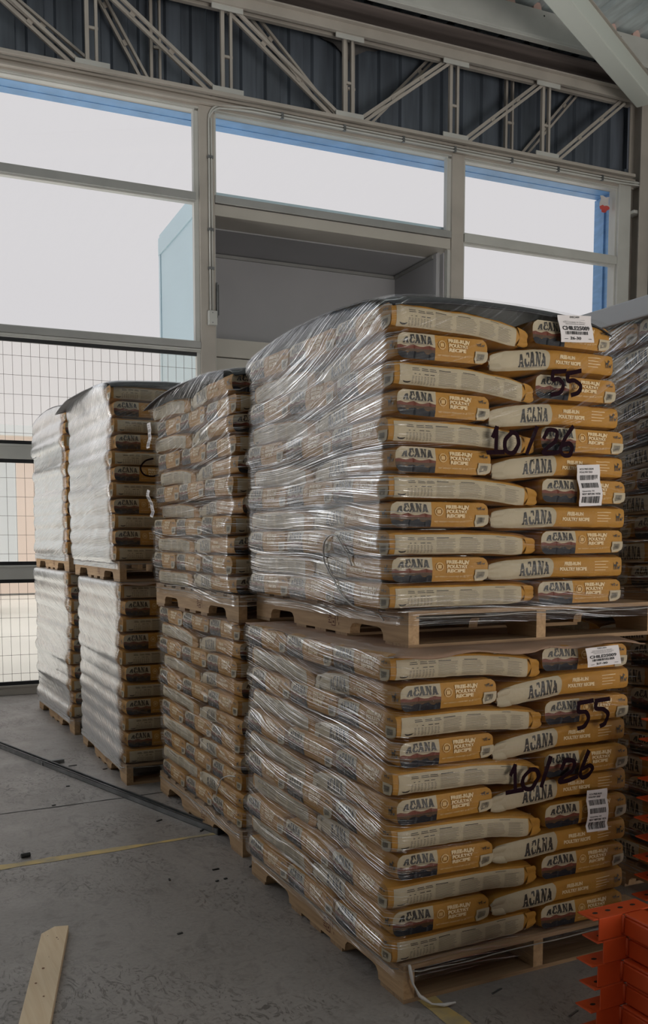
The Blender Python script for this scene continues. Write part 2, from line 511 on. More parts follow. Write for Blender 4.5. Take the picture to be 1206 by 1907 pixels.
# bay 2: transom beam above the dock opening
BS0, BS1 = 1.8475, 4.40
rail(ri, BS0, BS1, 4.505, 4.575, 'alu', -.07, .06); ri += 1
rail(ri, BS0, BS1, 4.395, 4.500, 'cream', -.05, .30); ri += 1

# wired-glass sliding gates filling the lower part of the glazed bays
def gate(s0, s1, label):
    g = wempty('sliding_gate'); tag(g, label, 'gate', 'wired glass gates along the glazed wall')
    lv = [(.0, .085), (1.03, 1.155), (2.085, 2.215), (3.13, 3.163)]
    for a, c in lv:
        b = MB(); b.box(s0, s1, -.045, .035, a, c - .02); b.box(s0, s1, -.052, .035, c - .02, c)
        b.build('rail', M['paint_light'] if a > 0 else M['paint'], g, bevel=.003)
    for (a, c), (d, e_) in zip(lv[:-1], lv[1:]):
        z0, z1 = c, d
        p = MB(); p.add([(s0, .0, z0), (s1, .0, z0), (s1, .0, z1), (s0, .0, z1)], [(0, 1, 2, 3)])
        pane = p.build('wired_pane', M['wired'], g)
        b = MB()
        for zz in (z0, z1 - .032): b.box(s0, s1, -.03, -.004, zz, zz + .032)
        for ss in (s0, s1 - .034): b.box(ss, ss + .034, -.03, -.004, z0 + .032, z1 - .032)
        b.build('gasket', M['gusset'], g)
        b = MB(); n = int((s1 - s0) / .0745)
        for k in range(1, n):
            x = s0 + k * (s1 - s0) / n
            b.box(x - .0013, x + .0013, -.0035, -.001, z0, z1)
        k = 1
        zz = z0 + .10
        while zz < z1:
            b.box(s0, s1, -.0035, -.001, zz - .0013, zz + .0013); zz += .167
        b.build('wire_grid', M['wire'], pane)
    return g


gate(-.90 + .0725, 1.7025, 'wired glass gate with black gaskets behind the rearmost pallet stack')
for k in range(3):
    gate(edges[k] + .0725, edges[k + 1] - .0725, 'wired glass gate in the %s bay beyond the stacked pallets' % ['outermost', 'second outermost', 'nearest empty'][k])

# bay 2: cream door panel below the opening and the dock shelter projecting outside
p = wempty('dock_door'); tag(p, 'cream horizontal panel door below the dark dock opening', 'door')
for a, c in ((3.115, 3.285), (2.50, 3.105), (1.90, 2.49), (1.30, 1.89), (.70, 1.29), (0.0, .69)):
    b = MB(); b.box(BS0 + .004, BS1 - .004, .0, .06, a, c); b.build('panel', M['cream'], p, bevel=.004)
sh = wempty('dock_shelter'); tag(sh, 'pale box shaped dock shelter projecting outside behind the cream door', 'shelter')
b = MB(); b.box(1.72, 1.80, .10, 1.55, 0, 4.60); b.build('side_panel', M['dockwhite'], sh)
b = MB(); b.box(1.705, 1.72, .10, 1.56, 4.44, 4.62); b.box(1.71, 1.72, 1.50, 1.56, 0, 4.44); b.build('fascia_trim', M['dockwhite'], sh, bevel=.003)
b = MB(); b.box(4.46, 4.54, .32, 1.55, 0, 4.60); b.build('side_panel', M['dockgrey'], sh)
b = MB(); b.box(1.72, 4.54, .10, 1.56, 4.60, 4.66); b.build('roof_panel', M['dockwhite'], sh)
b = MB(); b.box(1.80, 4.33, .305, 1.06, 4.385, 4.40); b.build('ceiling_lining', M['dockgrey'], sh)
b = MB(); b.box(1.80, 4.33, 1.05, 1.07, 0, 4.385); b.build('back_lining', M['dockgrey'], sh)
b = MB(); b.box(4.33, 4.36, .10, 1.07, 0, 4.40); b.box(4.318, 4.33, .10, .16, 0, 4.38); b.build('side_lining', M['dockgrey'], sh)
b = MB(); b.box(1.80, 1.83, .10, 1.07, 0, 4.40); b.build('side_lining', M['dockgrey'], sh)
b = MB(); b.box(1.83, 4.33, 1.02, 1.05, 4.345, 4.375); b.box(4.30, 4.33, .16, 1.02, 4.345, 4.375); b.build('cornice', M['alu'], sh)

# facade box outside the glass: blue soffit, blue fin, dark upper cladding
b = MB(); b.box(-10, 6.70, .12, .41, 5.352, 5.385); b.box(-10, 6.7, .12, .135, 5.342, 5.352); b.box(-10, 6.7, .28, .285, 5.347, 5.352)
tag(onwall(b.build('wall_back_soffit', M['blue'])), kind='structure')
b = MB(); b.box(6.66, 6.72, .12, .44, 0, 5.35); b.box(6.64, 6.66, .25, .28, 0, 5.32); b.box(6.65, 6.66, .12, .15, 0, 5.32)
tag(onwall(b.build('wall_back_fin', M['blue'])), kind='structure')


def ribbed(s0, s1, z0, z1, o, pitch=.25, depth=.035, sub=4):
    b = MB(); prof = []
    x = s0
    while x < s1:
        prof += [(x, 0), (x + pitch * .55, 0), (x + pitch * .62, depth), (x + pitch * .92, depth)]
        x += pitch
    prof.append((x, 0))
    n = len(prof)
    vs = [(p_[0], o + p_[1], z0) for p_ in prof] + [(p_[0], o + p_[1], z1) for p_ in prof]
    b.add(vs, [(i, i + 1, n + i + 1, n + i) for i in range(n - 1)])
    return b


tag(onwall(ribbed(-10, 7.6, 5.39, 7.6, .30).build('wall_back', M['clad'])), kind='structure')
tag(wbox('wall_back_ledge', -10, 7.3, .12, .41, 5.385, 5.395, M['clad']), kind='structure')
# solid wall to the right of the glazing
b = MB(); b.box(6.755, 14, .05, .15, 0, 5.6)
tag(onwall(b.build('wall_back_right', M['clad'])), kind='structure')
b = MB(); b.box(7.16, 7.20, -9, .05, 0, 7)
wr = b.build('wall_right', M['paint_light']); tag(onwall(wr), kind='structure')
b = MB()
for k in range(20): b.box(7.14, 7.16, -8.5 + k * .42, -8.49 + k * .42, 0, 7)
tag(onwall(b.build('trim_90', M['paint'])), kind='structure')
# rear and left hall walls behind the camera
b = MB(); b.box(-10, -9.9, -16, .05, 0, 7); tag(onwall(b.build('wall_left', M['paint_light'])), kind='structure')
b = MB(); b.box(-10, 7.2, -16.1, -16, 0, 7); tag(onwall(b.build('wall_rear', M['paint_light'])), kind='structure')

# right-hand steel column with stubs, tight to the corner
col = wempty('steel_column'); tag(col, 'grey steel column in the corner beside the blue edged window', 'column')
b = MB(); b.box(6.80, 6.95, -.16, -.145, 0, 6.35); b.box(6.80, 6.95, .03, .045, 0, 6.35); b.box(6.868, 6.882, -.145, .03, 0, 6.35)
b.build('post', M['paint'], col, bevel=.003)
b = MB(); b.box(6.955, 7.06, -.22, -.205, 0, 6.6); b.box(7.04, 7.055, -.205, .04, 0, 6.6); b.build('web_plate', M['paint_light'], col, bevel=.003)
for z0 in (5.06, 5.37):
    b = MB(); b.box(6.755, 6.868, -.12, .03, z0, z0 + .035); b.build('bracket', M['paint_light'], col, bevel=.003)

# ------------------------------------------------------------------ lattice truss over the windows
def truss(label, nodes_b, nodes_t, zb, zt, o, gap, wbar, posts, diags, chords=True, s_range=(-9.8, 6.75)):
    t = wempty('lattice_truss'); tag(t, label, 'truss')
    if chords:
        b = MB(); b.box(s_range[0], s_range[1], o - gap / 2 - .05, o - gap / 2, zt, zt + .10); b.box(s_range[0], s_range[1], o - gap / 2 - .10, o - gap / 2 - .05, zt + .085, zt + .10)
        b.box(s_range[0], s_range[1], o + gap / 2, o + gap / 2 + .05, zt, zt + .10)
        b.build('top_chord', M['paint'], t, bevel=.003)
        b = MB(); b.box(s_range[0], s_range[1], o - gap / 2 - .05, o - gap / 2, zb - .032, zb); b.box(s_range[0], s_range[1], o + gap / 2, o + gap / 2 + .05, zb - .032, zb)
        b.build('bottom_chord', M['paint'], t, bevel=.003)
    for s in posts:
        b = MB()
        b.box(s - .055, s - .055 + wbar, o - .02, o + .02, zb - .01, zt + .02)
        b.box(s + .03, s + .03 + wbar * .75, o - .02, o + .02, zb - .01, zt + .02)
        for f in (.45,):
            z = zb + (zt - zb) * f; b.box(s - .02, s + .06, o - .014, o + .014, z - .012, z + .012)
        b.build('post', M['paint'], t, bevel=.002)
    for (sa, za), (sb, zb_) in diags:
        b = MB()
        d = Vector((sb - sa, 0, zb_ - za)).normalized(); nrm = Vector((-d.z, 0, d.x)) * .022
        pa, pb = Vector((sa, o, za)), Vector((sb, o, zb_))
        b.bar(pa + nrm + Vector((0, -.02, 0)), pb + nrm + Vector((0, -.02, 0)), wbar * .85, .030, up=(0, 1, 0))
        b.bar(pa - nrm + Vector((0, .02, 0)), pb - nrm + Vector((0, .02, 0)), wbar, .030, up=(0, 1, 0))
        for f in (.3, .62):
            q = pa.lerp(pb, f); b.bar(q + nrm, q - nrm, .05, .012, up=(0, 1, 0))
        b.build('diagonal', M['paint'], t, bevel=.002)
    for s, z, s_ in [(x, zb, 1) for x in nodes_b] + [(x, zt, -1) for x in nodes_t]:
        b = MB(); b.box(s - .15, s + .15, o - .055, o - .04, z - (.0 if s_ > 0 else .045), z + (.055 if s_ > 0 else .06))
        b.build('gusset_plate', M['paint_light'], t, bevel=.002)
    return t


ZB, ZT = 5.475, 6.25
P_ = [-5.36, -4.14, -2.92, -1.70, -.48, .74, 1.97, 3.21, 4.41, 5.56, 6.66]
dg = []
for a, c in zip(P_[:-1], P_[1:]):
    if c < 3.3: dg.append(((a + .04, ZT), (c - .10, ZB)))
    else: dg.append(((c - .06, ZT), (a + .12, ZB)))
truss('warm grey lattice truss standing on the beam above the windows', P_[:-1], P_[:-1], ZB, ZT, -.06, .06, .034, P_[:-1], dg)
Q_ = [-4.6, -2.6, -.62, 1.37, 3.35, 5.27]
dg2 = [((-.5, 6.45), (.9, 5.55)), ((.75, 6.45), (1.30, 5.55)), ((2.2, 6.5), (3.22, 5.55)), ((4.42, 6.5), (3.55, 5.6)), ((6.27, 6.5), (5.42, 5.55)), ((-2.5, 6.45), (-1.2, 5.55))]
truss('thinner second truss seen through the first against the dark cladding', [], [], 5.42, 6.50, .20, .05, .028, Q_, dg2, chords=False)

# torn insulation hanging behind the truss
for k, (s, z, lbl) in enumerate(((2.98, 6.38, 'torn dark insulation flap hanging over the middle window bay'), (3.75, 6.38, 'second torn insulation flap, right beside the tall truss posts'))):
    b = MB(); vs = []; n = 9
    sg = 1 if k == 0 else -1
    for i in range(n):
        for j in range(5):
            f = i / (n - 1); w_ = j / 4
            vs.append((s + sg * (f - .5) * .8, .24 + .03 * sin(i * 1.3 + j), z + .12 - w_ * (.26 * f ** 1.5 + .02) + .02 * sin(i * 2.1 + j * 1.7)))
    b.add(vs, [(i * 5 + j, (i + 1) * 5 + j, (i + 1) * 5 + j + 1, i * 5 + j + 1) for i in range(n - 1) for j in range(4)])
    o = b.build('insulation_flap', M['pink_rag'], smooth=True); onwall(o); tag(o, lbl, 'insulation')

# small exterior lamp glow seen as a gap in the cladding
# purlin, eave beam, roof sheets, rafter
eb = wempty('eave_beam'); tag(eb, 'deep pale grey steel eave beam running under the roof sheets', 'beam')
b = MB(); b.box(-10, 7.1, -.36, -.345, 6.47, 6.80); b.build('web', M['paint_light'], eb)
b = MB(); b.box(-10, 7.1, -.42, -.36, 6.47, 6.485); b.box(-10, 7.1, -.42, -.412, 6.485, 6.51); b.box(-10, 7.1, -.345, -.30, 6.79, 6.80); b.build('flange', M['paint_light'], eb, bevel=.003)
b = MB()
for k in range(34): b.add(*(lambda cx, cz: ([(cx - .012, -.3605, cz), (cx, -.3605, cz - .012), (cx + .012, -.3605, cz), (cx, -.3605, cz + .012)], [(0, 1, 2, 3)]))(-9.7 + k * .5, 6.52 if k % 2 else 6.75))
b.build('bolt_hole', M['gusset'], eb)
b = MB(); b.box(-10, 7.1, -.30, .30, 6.44, 6.46)
so = b.build('ceiling_soffit', mat('brownish_soffit', (.16, .13, .12), .8, var=.2, scale=2, stretch=(.4, 6, 1))); tag(onwall(so), kind='structure')

b = MB(); pitch = .325; prof = []; x = -10.0
while x < 7.2:
    prof += [(x, 0), (x + .23, 0), (x + .255, .045), (x + .30, .045)]; x += pitch
n = len(prof)
vs = [(p_[0], .5, 6.83 + p_[1]) for p_ in prof] + [(p_[0], -16, 6.95 + p_[1]) for p_ in prof]
b.add(vs, [(i, i + 1, n + i + 1, n + i) for i in range(n - 1)])
tag(onwall(b.build('ceiling', M['roof'])), kind='structure')
b = MB(); x = -10.0
while x < 7.0:
    b.prism([(x + .225, 6.80), (x + .33, 6.80), (x + .315, 6.875), (x + .24, 6.875)], -.345, -.20, 'y'); x += pitch
tag(onwall(b.build('trim_91', M['rib_gap'])), kind='structure')  # rib ends plugged in pale pink to imitate light gaps

M['rafter'] = mat('pale_green_grey_paint', (0.68, 0.72, 0.67), 0.45)
rf = wempty('rafter'); tag(rf, 'pale grey box rafter crossing diagonally under the roof sheets', 'beam')
b = MB(); A_ = Vector((6.72, -.30, 6.24)); B_ = Vector((4.66, -1.49, 6.24)); B2 = A_ + (B_ - A_) * 3
b.bar(A_, B2, .20, .20); b.build('beam', M['rafter'], rf, bevel=.012)
b = MB(); b.bar(A_ + Vector((0, 0, .10)), B2 + Vector((0, 0, .10)), .24, .012); b.build('top_plate', M['paint'], rf)
b = MB(); b.bar(Vector((3.95, -.37, 6.66)), Vector((4.35, -1.6, 6.80)), .035, .035)
o = b.build('roof_brace', M['paint_light']); onwall(o); tag(o, 'thin pale brace rod fixed to the face of the eave beam', 'brace')

# conduits
def arc(c_, r, a0, a1, n=6):
    return [(c_[0] + r * cos(radians(a0 + (a1 - a0) * k / n)), c_[1] + r * sin(radians(a0 + (a1 - a0) * k / n))) for k in range(n + 1)]


def conduit(zoff, soff, label):
    pts = [(1.79 + soff, -.082, 3.50), (1.79 + soff, -.082, 5.22 - zoff)]
    pts += [(x, -.082, z) for x, z in arc((1.93, 5.24), .14 - soff * 0, 180, 90)][1:]
    pts = [(p[0] + 0, p[1], p[2] + (zoff if i > 1 else 0)) for i, p in enumerate(pts)]
    pts += [(x, -.115, 5.385 + zoff) for x in (2.2, 3, 4, 5, 6, 6.55)]
    pts += [(x, -.135, z + zoff) for x, z in arc((6.80, 5.50), .115, 270, 360)]
    pts += [(6.93 + zoff * .3, -.17, 5.7), (6.95, -.19, 5.95)] + [(x, -.20, z) for x, z in arc((7.06, 5.98), .10, 175, 95)]
    r = wempty('conduit'); tag(r, label, 'conduit', 'twin conduits over the windows')
    b = MB(); b.tube(pts, .0085, 8); b.build('pipe', M['paint_light'], r, smooth=True)
    for s in (2.5, 3.15, 3.8, 4.4, 5.1, 5.7, 6.3):
        b = MB(); b.box(s - .012, s + .012, -.128, -.10, 5.370 + zoff, 5.402 + zoff); b.build('saddle_clip', M['steel'], r)
    for z in (3.9, 4.25, 4.9):
        b = MB(); b.box(1.775 + soff, 1.805 + soff, -.095, -.062, z - .012, z + .012); b.build('saddle_clip', M['steel'], r)


conduit(0, 0, 'upper conduit pipe bending from post onto window beam, outer of the two')
conduit(-.026, .022, 'lower conduit pipe bending from post onto window beam, inner of the two')
jb = wempty('junction_box'); tag(jb, 'small white junction box at the foot of the post conduits', 'junction box')
b = MB(); b.box(1.765, 1.845, -.115, -.06, 3.38, 3.51); b.build('cover', M['paint_light'], jb, bevel=.004)
for z in (3.40, 3.49):
    b = MB(); b.tube([(1.80, -.118, z), (1.80, -.115, z)], .005, 8); b.build('screw', M['steel'], jb)
# sliding bolt on the opening jamb
b = MB(); b.box(1.852, 1.862, -.08, -.05, 3.46, 3.78); b.tube([(1.87, -.07, 3.48), (1.87, -.07, 3.76)], .007, 8)
o = b.build('door_bolt', M['steel']); onwall(o); tag(o, 'thin vertical bolt on the jamb of the dock opening', 'bolt')
# plastic bag with red print stuck in the window corner
st = wempty('plastic_scrap'); tag(st, 'crumpled red and white plastic scrap in the blue window corner', 'scrap')
b = MB(); random.seed(3); vs = []
for i in range(6):
    for j in range(6): vs.append((6.43 + i * .024 + random.uniform(-.006, .006), .045 + random.uniform(0, .03), 5.08 + j * .035 + random.uniform(-.01, .01)))
fs = [(i * 6 + j, (i + 1) * 6 + j, (i + 1) * 6 + j + 1, i * 6 + j + 1) for i in range(5) for j in range(5) if not (i in (0, 4) and j in (0,))]

def piece(fl):
    idx = sorted({i for f in fl for i in f}); mp = {a: k for k, a in enumerate(idx)}
    return MB().add([vs[i] for i in idx], [tuple(mp[i] for i in f) for f in fl])


piece([f for f in fs if f[0] % 6 >= 2]).build('white_piece', M['white'], st, smooth=True)
piece([f for f in fs if f[0] % 6 < 2]).build('red_piece', M['red'], st, smooth=True)

# neighbours outside
o = empty('warehouse', (-8, 22, 0), 0, 'peach rendered warehouse across the yard behind wired glass', 'building')
b = MB(); b.box(-25, 12.5, 0, 12, 0, 3.9); b.build('wall', M['peach'], o)
b = MB(); b.box(-25.2, 12.7, -.2, 12.2, 3.9, 4.15); b.build('parapet', M['yard_white'], o)
o = empty('truck', (-1.2, 15.5, 0), 0.1, 'white box truck parked in the yard behind wired glass', 'truck')
b = MB(); b.box(-2.0, 2.4, 0, 2.4, .9, 2.9); b.build('cargo_box', M['yard_white'], o, bevel=.05)
b = MB(); b.box(-3.7, -2.1, .1, 2.3, .6, 2.3); b.build('cab', M['yard_white'], o, bevel=.2)
for x in (-3.0, 1.2):
    for y in (.0, 2.1):
        b = MB(); b.tube([(x, y + .02, .4), (x, y + .28, .4)], .42, 20); b.build('wheel', M['rubber'], o)

# ------------------------------------------------------------------ lettering
def text_tris(s, bold=0.0):
    cu = bpy.data.curves.new('lettering', 'FONT'); cu.body = s; cu.offset = bold; cu.resolution_u = 3
    ob = bpy.data.objects.new('lettering', cu); C.objects.link(ob)
    bpy.context.view_layer.update()
    dg_ = bpy.context.evaluated_depsgraph_get()
    me = ob.evaluated_get(dg_).to_mesh()
    vs = [(v.co.x, v.co.y) for v in me.vertices]
    polys = [[vs[i] for i in p.vertices] for p in me.polygons]
    ob.evaluated_get(dg_).to_mesh_clear()
    bpy.data.objects.remove(ob); bpy.data.curves.remove(cu)
    xs = [p[0] for q in polys for p in q]; ys = [p[1] for q in polys for p in q]
    x0, x1, y0, y1 = min(xs), max(xs), min(ys), max(ys)
    return [[((x - x0) / (x1 - x0), (y - y0) / (y1 - y0)) for x, y in q] for q in polys]


def place(polys, u0, v0, w, h, rot=0):
    out = []
    for q in polys:
        out.append([(u0 + x * w, v0 + y * h) for x, y in q])
    return out


def seg(x0, y0, x1, y1, w):
    """a stroke as a quad with horizontal cut ends for uprights"""
    if abs(y1 - y0) > abs(x1 - x0) * .6:
        return [(x0 - w / 2, y0), (x0 + w / 2, y0), (x1 + w / 2, y1), (x1 - w / 2, y1)]
    return [(x0, y0 - w / 2), (x1, y1 - w / 2), (x1, y1 + w / 2), (x0, y0 + w / 2)]


def slab_word():
    """the heavy arched slab-serif word on the sacks"""
    Q = []
    def A(x):
        Q.extend([seg(x + .18, 0, x + .42, 1, .25), seg(x + .78, 0, x + .50, 1, .34)])
        Q.append([(x + .24, .24), (x + .70, .24), (x + .66, .42), (x + .30, .42)])
        Q.extend([[(x + .0, 0), (x + .36, 0), (x + .36, .13), (x + .0, .13)], [(x + .52, 0), (x + 1.0, 0), (x + 1.0, .13), (x + .52, .13)]])
    def Cc(x):
        Q.append([(x + .02, .28), (x + .34, .36), (x + .34, .64), (x + .02, .72)])
        Q.append([(x + .02, .72), (x + .34, .62), (x + .48, .84), (x + .36, 1.0), (x + .2, .97)])
        Q.append([(x + .02, .28), (x + .2, .03), (x + .36, 0), (x + .48, .16), (x + .34, .38)])
        Q.append([(x + .36, 1.0), (x + .48, .84), (x + .70, .84), (x + .70, 1.0)])
        Q.append([(x + .36, 0), (x + .70, 0), (x + .86, .1), (x + .70, .18), (x + .48, .16)])
        Q.append([(x + .62, 1.0), (x + .88, 1.0), (x + .88, .60), (x + .72, .60)])
        Q.append([(x + .70, .34), (x + .88, .34), (x + .88, .1), (x + .66, .06)])
    def Nn(x):
        Q.extend([seg(x + .20, 0, x + .20, 1, .20), seg(x + .80, 0, x + .80, 1, .17)])
        Q.append([(x + .10, 1), (x + .38, 1), (x + .89, 0), (x + .60, 0)])
        Q.extend([[(x + .0, 0), (x + .40, 0), (x + .40, .13), (x + .0, .13)], [(x + .62, .87), (x + 1.0, .87), (x + 1.0, 1), (x + .62, 1)], [(x + 0, .87), (x + .3, .87), (x + .3, 1), (x, 1)]])
    A(0); Cc(1.02); A(1.93); Nn(2.98); A(4.0)
    W_ = 5.0
    res = []
    for q in Q:
        r = []
        for x, y in q:
            t = x / W_ * 2 - 1
            top = 1 - .20 * t * t
            r.append((x / W_, .04 * t * t * 0 + y * top))
        res.append(r)
    return res


WORD = slab_word()
T_FREE = text_tris('FREE-RUN', .055); T_POUL = text_tris('POULTRY', .055); T_REC = text_tris('RECIPE', .055); T_PR = text_tris('POULTRY RECIPE', .055)
T_SMALL = text_tris('NET WEIGHT / POIDS NET 25 LB / 11.4 KG'); T_CAP = text_tris('BEST PET FOOD')


def rect(u0, v0, u1, v1): return [(u0, v0), (u1, v0), (u1, v1), (u0, v1)]


def dog():
    """small walking-dog emblem with a second animal"""
    r = [rect(.0, .42, .50, .66), rect(.02, 0, .10, .45), rect(.16, .05, .22, .45), rect(.36, 0, .43, .45), rect(.46, .04, .52, .45),
         [(.42, .5), (.54, .55), (.60, .92), (.48, .95)], [(.46, .78), (.72, .74), (.72, .86), (.48, .98)], [(.50, .94), (.54, 1.06), (.58, .92)],
         [(.0, .62), (-.10, .85), (-.05, .87), (.05, .66)], rect(.70, .12, .98, .34), rect(.72, 0, .77, .16), rect(.90, 0, .95, .16), [(.92, .28), (1.0, .55), (1.08, .5), (1.0, .24)], [(.70, .3), (.62, .52), (.66, .54), (.75, .33)]]
    return r


def barcode(n=16, seed=1):
    rr = random.Random(seed); out = []; x = 0
    while x < 1:
        w_ = rr.choice((.018, .03, .045)); out.append(rect(x, 0, min(1, x + w_), 1)); x += w_ + rr.choice((.02, .03, .035))
    return out


def ring(cu, cv, ru, rv, w=.22, n=16):
    out = []
    for k in range(n):
        a, b_ = 2 * pi * k / n, 2 * pi * (k + 1) / n
        out.append([(cu + ru * cos(a), cv + rv * sin(a)), (cu + ru * cos(b_), cv + rv * sin(b_)), (cu + ru * (1 - w) * cos(b_), cv + rv * (1 - w) * sin(b_)), (cu + ru * (1 - w) * cos(a), cv + rv * (1 - w) * sin(a))])
    return out


def print_end():
    """bottom end of a sack: word mark over landscape on the left, ochre with text on the right"""
    D = []
    D.append(([rect(0, .47, .40, 1.0)], CR))
    xs = [i * .40 / 12 for i in range(13)]
    hz_ = [.50, .53, .49, .47, .52, .55, .50, .46, .47, .51, .54, .50, .48]
    D.append(([[(xs[i], .36), (xs[i + 1], .36), (xs[i + 1], hz_[i + 1]), (xs[i], hz_[i])] for i in range(12)], HL))
    D.append(([rect(0, .22, .40, .38)], DK))
    D.append(([[(xs[i], -.02), (xs[i + 1], -.02), (xs[i + 1], .24 + .05 * sin(i * 1.9 + 1)), (xs[i], .24 + .05 * sin((i - 1) * 1.9 + 1))] for i in range(12)], NV))
    D.append((place(WORD, .055, .59, .315, .36), IK))
    D.append(([rect(.06, .545, .32, .565)], GY))
    D.append((ring(.475, .62, .042, .18) + [rect(.455, .55, .495, .69)], RG))
    D.append((place(T_FREE, .545, .735, .245, .145), TX)); D.append((place(T_POUL, .55, .555, .225, .145), TX)); D.append((place(T_REC, .552, .375, .19, .145), TX))
    D.append((place(T_SMALL, .43, .19, .40, .055), TX))
    D.append((place(dog(), .885, .70, .075, .20), IK))
    D.append(([rect(.855, .02, 1.0, .50)], CR))
    D.append((place(barcode(16, 4), .875, .14, .085, .26), IK))
    D.append(([rect(.875, .09, .96, .11)], GY))
    return D


def print_front():
    D = []
    top = [(0, -.04), (.44, -.04), (.455, .2), (.462, .5), (.455, .8), (.44, 1.04), (0, 1.04)]
    D.append(([top], CR))
    D.append((place(WORD, .215, .22, .215, .60), IK))
    D.append(([rect(.25, .17, .40, .20)], GY))
    D.append((place(T_FREE, .545, .56, .12, .15), TX)); D.append((place(T_PR, .51, .34, .20, .15), TX))
    D.append(([rect(.77, .70 - k * .12, .77 + .11 - .02 * (k % 2), .725 - k * .12) for k in range(4)], TX))
    D.append((place(dog(), .925, .36, .05, .34), IK))
    return D


def print_back(seed=2):
    D = []; rr = random.Random(seed)
    D.append(([rect(.035, -.02, .90, .86)], CR))
    hd = []
    for x in (.115, .18, .235):
        hd += [rect(x, .70, x + .045, .725), rect(x, .64, x + .05, .665)]
    hd += [rect(x, .50, x + .012, .525) for x in (.13, .16)] + [rect(x, .50, x + .03, .53) for x in (.20, .24)]
    hd += [rect(.30 + .0, .70, .38, .73), rect(.46, .70, .55, .725), rect(.70, .78, .77, .80)]
    D.append((hd, IK))
    ln = []
    for c_ in range(8):
        u0 = .115 + c_ * .021
        for r_ in range(6): ln.append(rect(u0, .40 - r_ * .055, u0 + .008 + rr.random() * .006, .425 - r_ * .055))
    for u0, u1 in ((.30, .435), (.45, .60), (.615, .745), (.76, .86)):
        for r_ in range(11):
            v = .66 - r_ * .052
            ln.append(rect(u0, v, u1 - rr.random() * .03, v + .016))
    D.append((ln, GY))
    bowl = [(.055, .24), (.062, .17), (.075, .13), (.09, .13), (.103, .17), (.11, .24), (.09, .21), (.075, .21)]
    D.append(([[bowl[0], bowl[1], bowl[2], bowl[7]], [bowl[2], bowl[3], bowl[6], bowl[7]], [bowl[3], bowl[4], bowl[5], bowl[6]]], IK))
    return D


# ------------------------------------------------------------------ the sack
BL, BW, BH = .572, .383, .086


def sack_surf(seed, droop=.017):
    RZ = .030
    hx, hy, hz = BL / 2 - .001, BW / 2 - .001, BH / 2 - .0002
    ry = .024; rx = .008
    S = Vector((seed * 7.3, seed * 3.1, seed * 5.7))

    def yz(b, g):
        m = max(abs(b), abs(g))
        if m < 1e-6: return 0.0, 0.0
        y, z = b / m * hy, g / m * hz
        cy_, cz_ = max(-(hy - ry), min(hy - ry, y)), max(-(hz - RZ), min(hz - RZ, z))
        # rounded rectangle with corner ry (across) by .036 (up)
        dy, dz = (y - cy_) / ry, (z - cz_) / RZ
        l = sqrt(dy * dy + dz * dz)
        if abs(dy) > 0 and abs(dz) > 0 and l > 1: dy /= l; dz /= l
        return (cy_ + dy * ry) * m, (cz_ + dz * RZ) * m

    def f(a, b, g):
        """cube-surface parameters in [-1,1] to the sack's surface"""
        y, z = yz(b, g)
        x = a * hx
        k = 1.0
        t = max(0, (x - (hx - rx)) / rx)                       # crisp bottom end
        k = 1 - .10 * (1 - sqrt(max(0, 1 - t * t)))
        kz = k; ky = 1 - (1 - k) * .35
        t2 = max(0, (-x - (hx - .11)) / .11)                   # pinched, folded top end
        kz *= 1 - .22 * t2 ** 1.7; ky *= 1 - .08 * t2 ** 2
        t3 = max(0, (-x - (hx - .028)) / .028)
        kz *= sqrt(max(.04, 1 - .90 * t3 * t3))
        y *= ky; z *= kz
        dz_ = droop * max(0, (-x - (hx - .30)) / .30) ** 1.5       # it droops
        if a > .999: x += .006 * (1 - b * b) * (1 - g * g) - .002
        p = Vector((x, y, z - dz_))
        q = Vector((x * 9, y * 9, z * 14)) + S
        n1 = noise.noise(q); n2 = noise.noise(q * 3.1)
        side = abs(y) / hy
        amp = .0035 + .005 * t2
        if abs(a) > .999:
            p.x += (-abs(n1) * .004 - abs(n2) * .0022) * (1 if a > 0 else -1)
        else:
            p.z += -(abs(n1) * amp + abs(n2) * .0022) * max(-1, min(1, z / hz * 1.6)) * (1 if side > .2 else .6)
            p.y += (-abs(n1) * .006 - abs(n2) * .0028 - .004 * sin(x * 14 + seed) ** 2) * max(-1, min(1, y / hy * 2)) * min(1, side * side)
        return p
    return f


# face frames: (u,v) in 0..1 -> cube parameters
FACES = {
    'end': lambda u, v: (1, u * 2 - 1, v * 2 - 1),
    'tail': lambda u, v: (-1, 1 - u * 2, v * 2 - 1),
    'front': lambda u, v: (u * 2 - 1, -1, v * 2 - 1),
    'back': lambda u, v: (1 - u * 2, 1, v * 2 - 1),
    'top': lambda u, v: (u * 2 - 1, v * 2 - 1, 1),
    'bottom': lambda u, v: (u * 2 - 1, 1 - v * 2, -1),
}
GRID = {'end': (18, 14), 'tail': (10, 6), 'front': (32, 14), 'back': (32, 14), 'top': (30, 12), 'bottom': (12, 6)}


